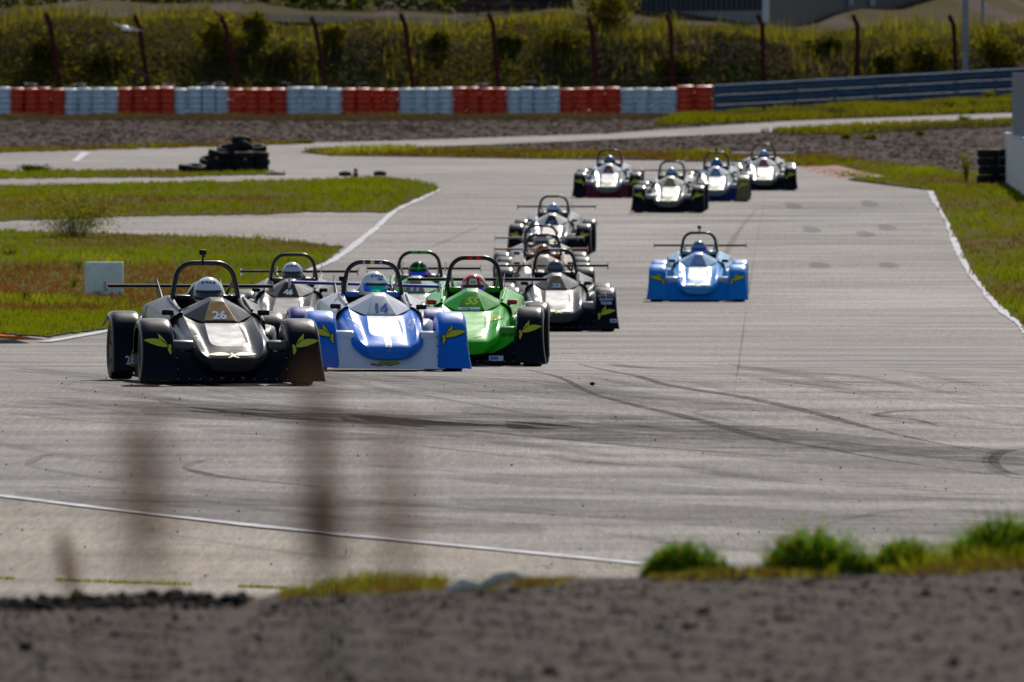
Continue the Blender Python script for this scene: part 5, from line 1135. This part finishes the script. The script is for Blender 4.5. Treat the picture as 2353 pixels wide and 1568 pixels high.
# slanted gold plate with 26 on the rear left fender
rp26 = press(poly2([[(-.68, .15), (-.56, .10), (-.53, .20), (-.54, .36), (-.60, .32)]], 'side_plate'), rfL, .006)
CARS = [
 dict(u=528, v=888, yaw=8, steer=-4, roll=.35, body=(.016, .016, .017), rough=.30, side=(.075, .074, .072), fen=(.006, .007, .010), skirt=(.005, .006, .010), hood=(.30, .30, .30), scut=(.05, .05, .052), panel=(.36, .21, .03), num=('26', .095, .004, 0, 1.3, .580), numc=(.62, .66, .78),
      padc=BLK, zs=.975, rearc=(.06, .06, .06), fair=(.10, .10, .10), cam=(-.02, 1.105), drv=dict(helm=(.66, .69, .76), vis='d', suit=(.015, .02, .018), hz=-.025, turn=R(-6)), rdec=[('L', rp26, M_GOLD), ('L', T('26', .11, -.635, .15, rfL, .002, 0, .8, R(8), .008), M_WT)],
      sdec=[(press(poly2([[(-.13, .062), (-.07, .055), (-.09, .072)]], 'sticker'), SKT, .012), paint((.5, .03, .05))), (press(poly2([[(.06, .060), (.11, .060), (.095, .076)]], 'sticker'), SKT, .012), paint((.5, .03, .05)))],
      label='leading black race car with gold 26 panel and a camera on its roll hoop', dlab='driver in plain white helmet with smoked visor in the leading black car 26'),
 dict(u=888, v=857, yaw=5, roll=.6, wroll=1.2, body=(.003, .19, .78), side=(.42, .44, .47), fen=(.003, .17, .72), rdec=[('L', T('LING', .085, -.62, .50, CM['rfL'], .002, 0, 1, R(-90), .008), M_DIM)], rfen=(.02, .04, .26), skirt=(.74, .78, .84), fair=(.74, .78, .84), hood=(.70, .72, .76), scut=(.55, .58, .64), num=('14', .115, .006, 0, 1.25, .580), numc=(.015, .10, .40), tall=True, outline=True, nb=False,
      padc=(.03, .14, .5), rearc=(.50, .52, .55), wing=(.02, .05, .30), epc=(.5, .52, .55), bands=[(0, (.7, .62, .2), .8), (-.085, (.35, .37, .4), .5), (.085, (.35, .37, .4), .5)],
      drv=dict(helm=(.66, .68, .72), vis='g', suit=(.02, .03, .06), hz=.03, turn=R(10), hdec=[('badge', press(poly2([ell(.02, .072, .030, .013)], 'badge'), HELM, .0025), M_BLK), ('badge', press(poly2([ell(.02, .072, .027, .0105)], 'badge'), HELM, .004), M_STK), ('lettering', press(textmesh('Arai', .02, .02, .066, .001), HELM, .0055, .01), M_BLK)]), cam=(-.30, .84),
      sdec=[(DEC['nbso'], M_BLK), (DEC['nbs'], M_YL), (press(poly2([[(-.17, .062), (-.06, .05), (-.06, .06), (-.17, .08)]], 'sticker'), SKT, .012), paint((.5, .06, .05)))] +
            [(press(rect(x - .006, z - .006, x + .006, z + .006, 'rivet'), SKT, .012), M_BLK) for x in (-.50, .485) for z in (.06, .15, .25, .34)],
      ndec=[(press(rect(-.03, .240, .035, .355, 'stripe'), nm2, .003), M_STK), (T('Radical', .042, .016, .255, nm2, .001, 0, 1, R(90), .006), M_DIM),
            (T('ACTION', .03, -.27, .50, nm2, .0005, 0, .9, R(-35), .004), M_STK), (T('TEKNOLINE', .026, -.29, .475, nm2, .0005, 0, .9, R(-35), .004), M_STK), (T('ACTION', .03, .265, .46, nm2, .0005, 0, .9, R(65), .004), M_STK), (T('TEKNOLINE', .026, .295, .455, nm2, .0005, 0, .9, R(65), .004), M_STK)],
      label='blue and white race car with blue number 14 and blue rear wing', dlab='driver in white helmet with green mirrored visor in the blue and white car 14'),
 dict(u=1077, v=845, yaw=-1.5, body=(.02, .48, .004), side=(.03, .42, .01), fen=(.006, .007, .010), skirt=(.005, .006, .009), fair=(.06, .34, .03), hood=(.06, .50, .015), scut=(.02, .38, .004), num=('55', .10, .003, .35, 1.3, .612), numc=(.60, .85, .03), nb=False,
      zs=1.055, padc=(.02, .34, .004), mirc=(.62, .025, .015), bands=[(-.045, (.75, .03, .02), .9), (.045, (.75, .03, .02), .9)], drv=dict(helm=(.62, .03, .03), vis='b', suit=(.03, .03, .03), hz=.01, hdec=[('helmet_graphic', press(poly2([[(-.04, .045), (.04, .045), (.032, .10), (-.032, .10)], [(-.115, .0), (-.08, .03), (-.06, .08), (-.10, .05)], [(.115, .0), (.08, .03), (.06, .08), (.10, .05)]], 'graphic'), HELM, .0025), M_WT), ('badge', press(poly2([ell(0, .066, .024, .010)], 'badge'), HELM, .004), M_BLK), ('lettering', press(textmesh('BELL', .013, 0, .0615, .0006), HELM, .0055, .01), M_WT)]),
      sdec=[(press(rect(.22, .055, .37, .105), SKT, .012), M_STK), (T('JRM', .045, .275, .065, SKT, .002, 0, 1.1, 0, .014), M_STB), (press(poly2([[(.335, .102), (.35, .102), (.368, .07), (.368, .058)]], 'flash'), SKT, .014), M_YL),
            (press(poly2([[(.10, .30), (.10, .16), (.25, .13), (.40, .20), (.48, .26), (.48, .30)]], 'green_panel'), CM['skirt_low'], .012), paint((.02, .48, .004)))],
      ndec=[(press(poly2([[(-.14, .547), (.10, .547), (.10, .58), (-.14, .58)]], 'plate'), CM['scuttle'], .0045), M_STK), (T('SVENSK', .02, -.05, .565, CM['scuttle'], .0006, 0, 1.35, 0, .006), M_STB), (T('BILSPORT', .02, -.05, .577 - .03 + .003, nm2, .001, 0, 1.2, 0, .006), M_STB),
            (press(poly2([[(.16, .43), (.24, .45), (.24, .47), (.36, .475), (.25, .52), (.20, .50), (.17, .47)]], 'yellow_flash'), nm2, .003), paint((.42, .62, .02))), (press(poly2([[(.05, .29), (.14, .30), (.15, .38), (.11, .36)]], 'light_flash'), nm2, .003), paint((.10, .5, .06)))],
      label='bright green race car with yellow 55, red mirrors and two red hoop bands', dlab='driver in red helmet with blue mirrored visor in the green car 55'),
 dict(u=654, v=787, yaw=-2.2, body=(.03, .027, .023), rough=.28, side=(.08, .08, .08), fen=BLK, rfen=(.03, .035, .06), skirt=BLK, fair=(.06, .055, .05), hood=(.08, .075, .07), scut=(.12, .115, .11), panel=(.012, .012, .012), num=('46', .085, .005, 0, 1.3, .580), numc=(.7, .72, .74), bird=False, nb=False,
      drv=dict(helm=(.52, .55, .60), vis='d', suit=(.02, .02, .03), hz=.03), label='dark brownish black race car with white 46 behind the leading car', dlab='driver in silver white helmet in the dark car 46'),
 dict(u=946, v=775, yaw=-2.4, body=(.16, .155, .13), side=(.05, .40, .18), fen=(.16, .155, .13), skirt=BLK, fair=(.2, .2, .18), hood=(.2, .2, .18), scut=(.10, .38, .18), panel=(.14, .14, .12), num=('11', .10, .006, 0, 1.5, .580), numc=(.45, .52, .75), bird=False, nb=False, rearc=(.3, .32, .3), padc=(.25, .24, .2),
      bands=[(-.058, (.01, .62, .05), 1.7), (.058, (.01, .62, .05), 1.7)], drv=dict(helm=(.02, .03, .028), vis='b', suit=(.02, .10, .04), hz=.01, hdec=[('green_cross', press(poly2([[(.005, .04), (.022, .04), (.028, .13), (.010, .13)], [(-.12, .05), (.12, .055), (.12, .067), (-.12, .062)]], 'green_cross'), HELM, .0035), paint((.02, .62, .05), .4, 0))]), label='grey and green race car with pale 11 behind the blue and white car', dlab='driver in black helmet with a bright green cross behind car 14'),
 dict(u=1282, v=764, yaw=1, body=(.06, .057, .054), side=(.11, .11, .11), fen=(.006, .007, .010), skirt=(.005, .006, .009), fair=(.4, .4, .4), hood=(.34, .34, .34), scut=(.15, .145, .14), panel=(.11, .085, .045), num=('23', .072, .005, 0, 1.6, .580), numc=(.28, .36, .62), low=True,
      drv=dict(helm=(.10, .12, .14), vis='d', suit=(.02, .02, .02), hz=-.01), padc=(.06, .05, .04), bands=[(0, (.25, .27, .3), 3.0)],
      fdec=[('R', T('SJOBERG', .040, .645, .415, ffR, .0015, 0, 1.15), M_STK), ('R', T('KEAB', .052, .645, .362, ffR, .002, 0, 1.1), M_WT), ('R', T('MOTALA', .048, .645, .455, ffR, .0012, 0, 1.15), M_DIM), ('R', T('ARBETSKRAFT', .024, .645, .502, ffR, .0008, 0, 1.1), M_DIM),
            ('L', T('MOTALA', .045, -.645, .462, ffL, .001, 0, 1.2), M_DIM), ('L', T('SJOBERG', .032, -.645, .425, ffL, .0012, 0, 1.25), M_DIM), ('L', T('ARBETSKRAFT', .020, -.645, .505, ffL, .0005, 0, 1.2), M_DIM),
            ('R', press(rect(.69, .12, .78, .17), ffR, .006), M_STK), ('R', T('JRM', .035, .73, .130, ffR, .001, 0, 1.1, 0, .008), M_STB)],
      label='grey race car with 23 on a brown panel and lettered black fenders', dlab='driver in dark grey helmet in the grey car 23'),
 dict(u=1253, v=702, yaw=1, body=(.45, .34, .24), side=(.42, .30, .20), fen=(.02, .019, .02), skirt=BLK, hood=(.5, .4, .3), scut=(.45, .35, .26), bird=False, nb=False, wing=(.42, .17, .03), wz=-.02, epc=(.4, .25, .1), rearc=(.35, .14, .05), padc=(.4, .18, .05),
      drv=dict(helm=(.42, .13, .03), vis='d', suit=(.05, .02, .015), hz=-.02), bands=[(-.05, (.35, .06, .02), .6), (.05, (.35, .06, .02), .6)], label='sand and orange race car with orange rear wing partly hidden behind car 23', dlab='driver in orange helmet in the sand coloured car behind car 23'),
 dict(u=1249, v=674, yaw=1, body=(.3, .3, .3), side=(.3, .3, .32), fen=BLK, skirt=BLK, hood=(.4, .4, .4), bird=False, nb=False, wing=(.35, .34, .33), rearc=(.3, .29, .28), drv=dict(helm=(.45, .38, .40), vis='d', suit=(.03, .03, .03), hz=.0),
      label='mostly hidden race car with silver rear wing directly behind the orange winged one', dlab='driver in pinkish white helmet in the mostly hidden silver winged car'),
 dict(u=1263, v=588, yaw=-2.6, body=(.13, .13, .12), side=(.24, .25, .27), fen=(.006, .007, .010), skirt=(.005, .006, .009), fair=(.4, .4, .38), hood=(.60, .56, .46), scut=(.5, .49, .46), panel=(.014, .014, .02), num=('27', .065, .004, 0, 1.6, .580), numc=(.05, .16, .5),
      drv=dict(helm=(.32, .46, .60), vis='d', suit=(.05, .08, .15), hz=.0), label='pale race car with black fenders and blue number, alone behind the orange winged car', dlab='driver in pale blue helmet in the pale car with black fenders'),
 dict(u=1603, v=695, yaw=-1.7, body=(.04, .34, .80), side=(.22, .46, .70), fen=(.003, .25, .76), skirt=(.003, .23, .70), fair=(.45, .58, .68), hood=(.55, .64, .70), scut=(.20, .42, .66), panel=(.10, .26, .52), num=('90', .10, .003, 0, 1.2, .580), numc=(.17, .24, .50), outline=True, rearc=(.35, .5, .6), padc=(.35, .48, .55),
      cam=(-.0, 1.10), drv=dict(helm=(.13, .22, .34), vis='b', suit=(.03, .05, .08), hz=.0), label='light blue race car driving alone on the right side of the track', dlab='driver in blue grey helmet in the lone light blue car'),
 dict(u=1536, v=490, yaw=-3, body=(.14, .14, .12), side=(.28, .28, .26), fen=(.006, .007, .010), skirt=(.005, .006, .009), fair=(.5, .5, .48), hood=(.66, .64, .56), scut=(.48, .46, .40), panel=(.30, .19, .04), num=('12', .06, .003, 0, 1.3, .580), numc=(.2, .2, .2), drv=dict(helm=(.20, .32, .56), vis='d', suit=(.05, .08, .15), hz=.0),
      label='cream and black race car with gold number panel, nearest of the far four', dlab='driver in blue helmet in the nearest car of the far four'),
 dict(u=1396, v=456, yaw=-2, body=(.16, .175, .19), side=(.30, .33, .37), fen=(.006, .007, .010), skirt=(.16, .012, .03), fair=(.5, .5, .5), hood=(.5, .52, .54), scut=(.5, .54, .58), panel=(.17, .012, .035), num=('8', .07, .003, 0, 1.3, .580), numc=(.3, .15, .25), drv=dict(helm=(.07, .14, .26), vis='d', suit=(.02, .04, .08), hz=.0), cam=(0, 1.10),
      label='silver white race car with maroon skirt, leftmost of the far four', dlab='driver in dark blue helmet in the leftmost car of the far four'),
 dict(u=1643, v=464, yaw=-2, body=(.16, .175, .20), side=(.30, .33, .36), fen=(.20, .15, .06), rfen=BLK, skirt=(.01, .025, .12), fair=(.5, .5, .5), hood=(.5, .52, .54), scut=(.5, .54, .58), panel=(.04, .15, .36), num=('5', .07, .003, 0, 1.3, .580), numc=(.3, .4, .5), drv=dict(helm=(.02, .12, .30), vis='b', suit=(.02, .15, .08), hz=.0), cam=(0, 1.10), bands=[(0, (.02, .25, .10), 3.5)],
      label='white race car with bronze fenders and navy skirt in the far group', dlab='driver in blue and green helmet in the white car with bronze fenders'),
 dict(u=1755, v=439, yaw=-1, body=(.16, .16, .16), side=(.32, .32, .33), fen=(.006, .007, .010), skirt=(.005, .006, .009), fair=(.5, .5, .5), hood=(.62, .60, .52), scut=(.5, .5, .52), panel=(.20, .012, .03), num=('3', .07, .003, 0, 1.3, .580), numc=(.25, .1, .3), wing=(.66, .63, .56), epc=(.6, .6, .55), drv=dict(helm=(.20, .32, .55), vis='d', suit=(.04, .06, .1), hz=.0),
      label='farthest race car, with a cream rear wing and red number panel', dlab='driver in light blue helmet in the farthest car with cream wing'),
]
for c in CARS: race_car(c)
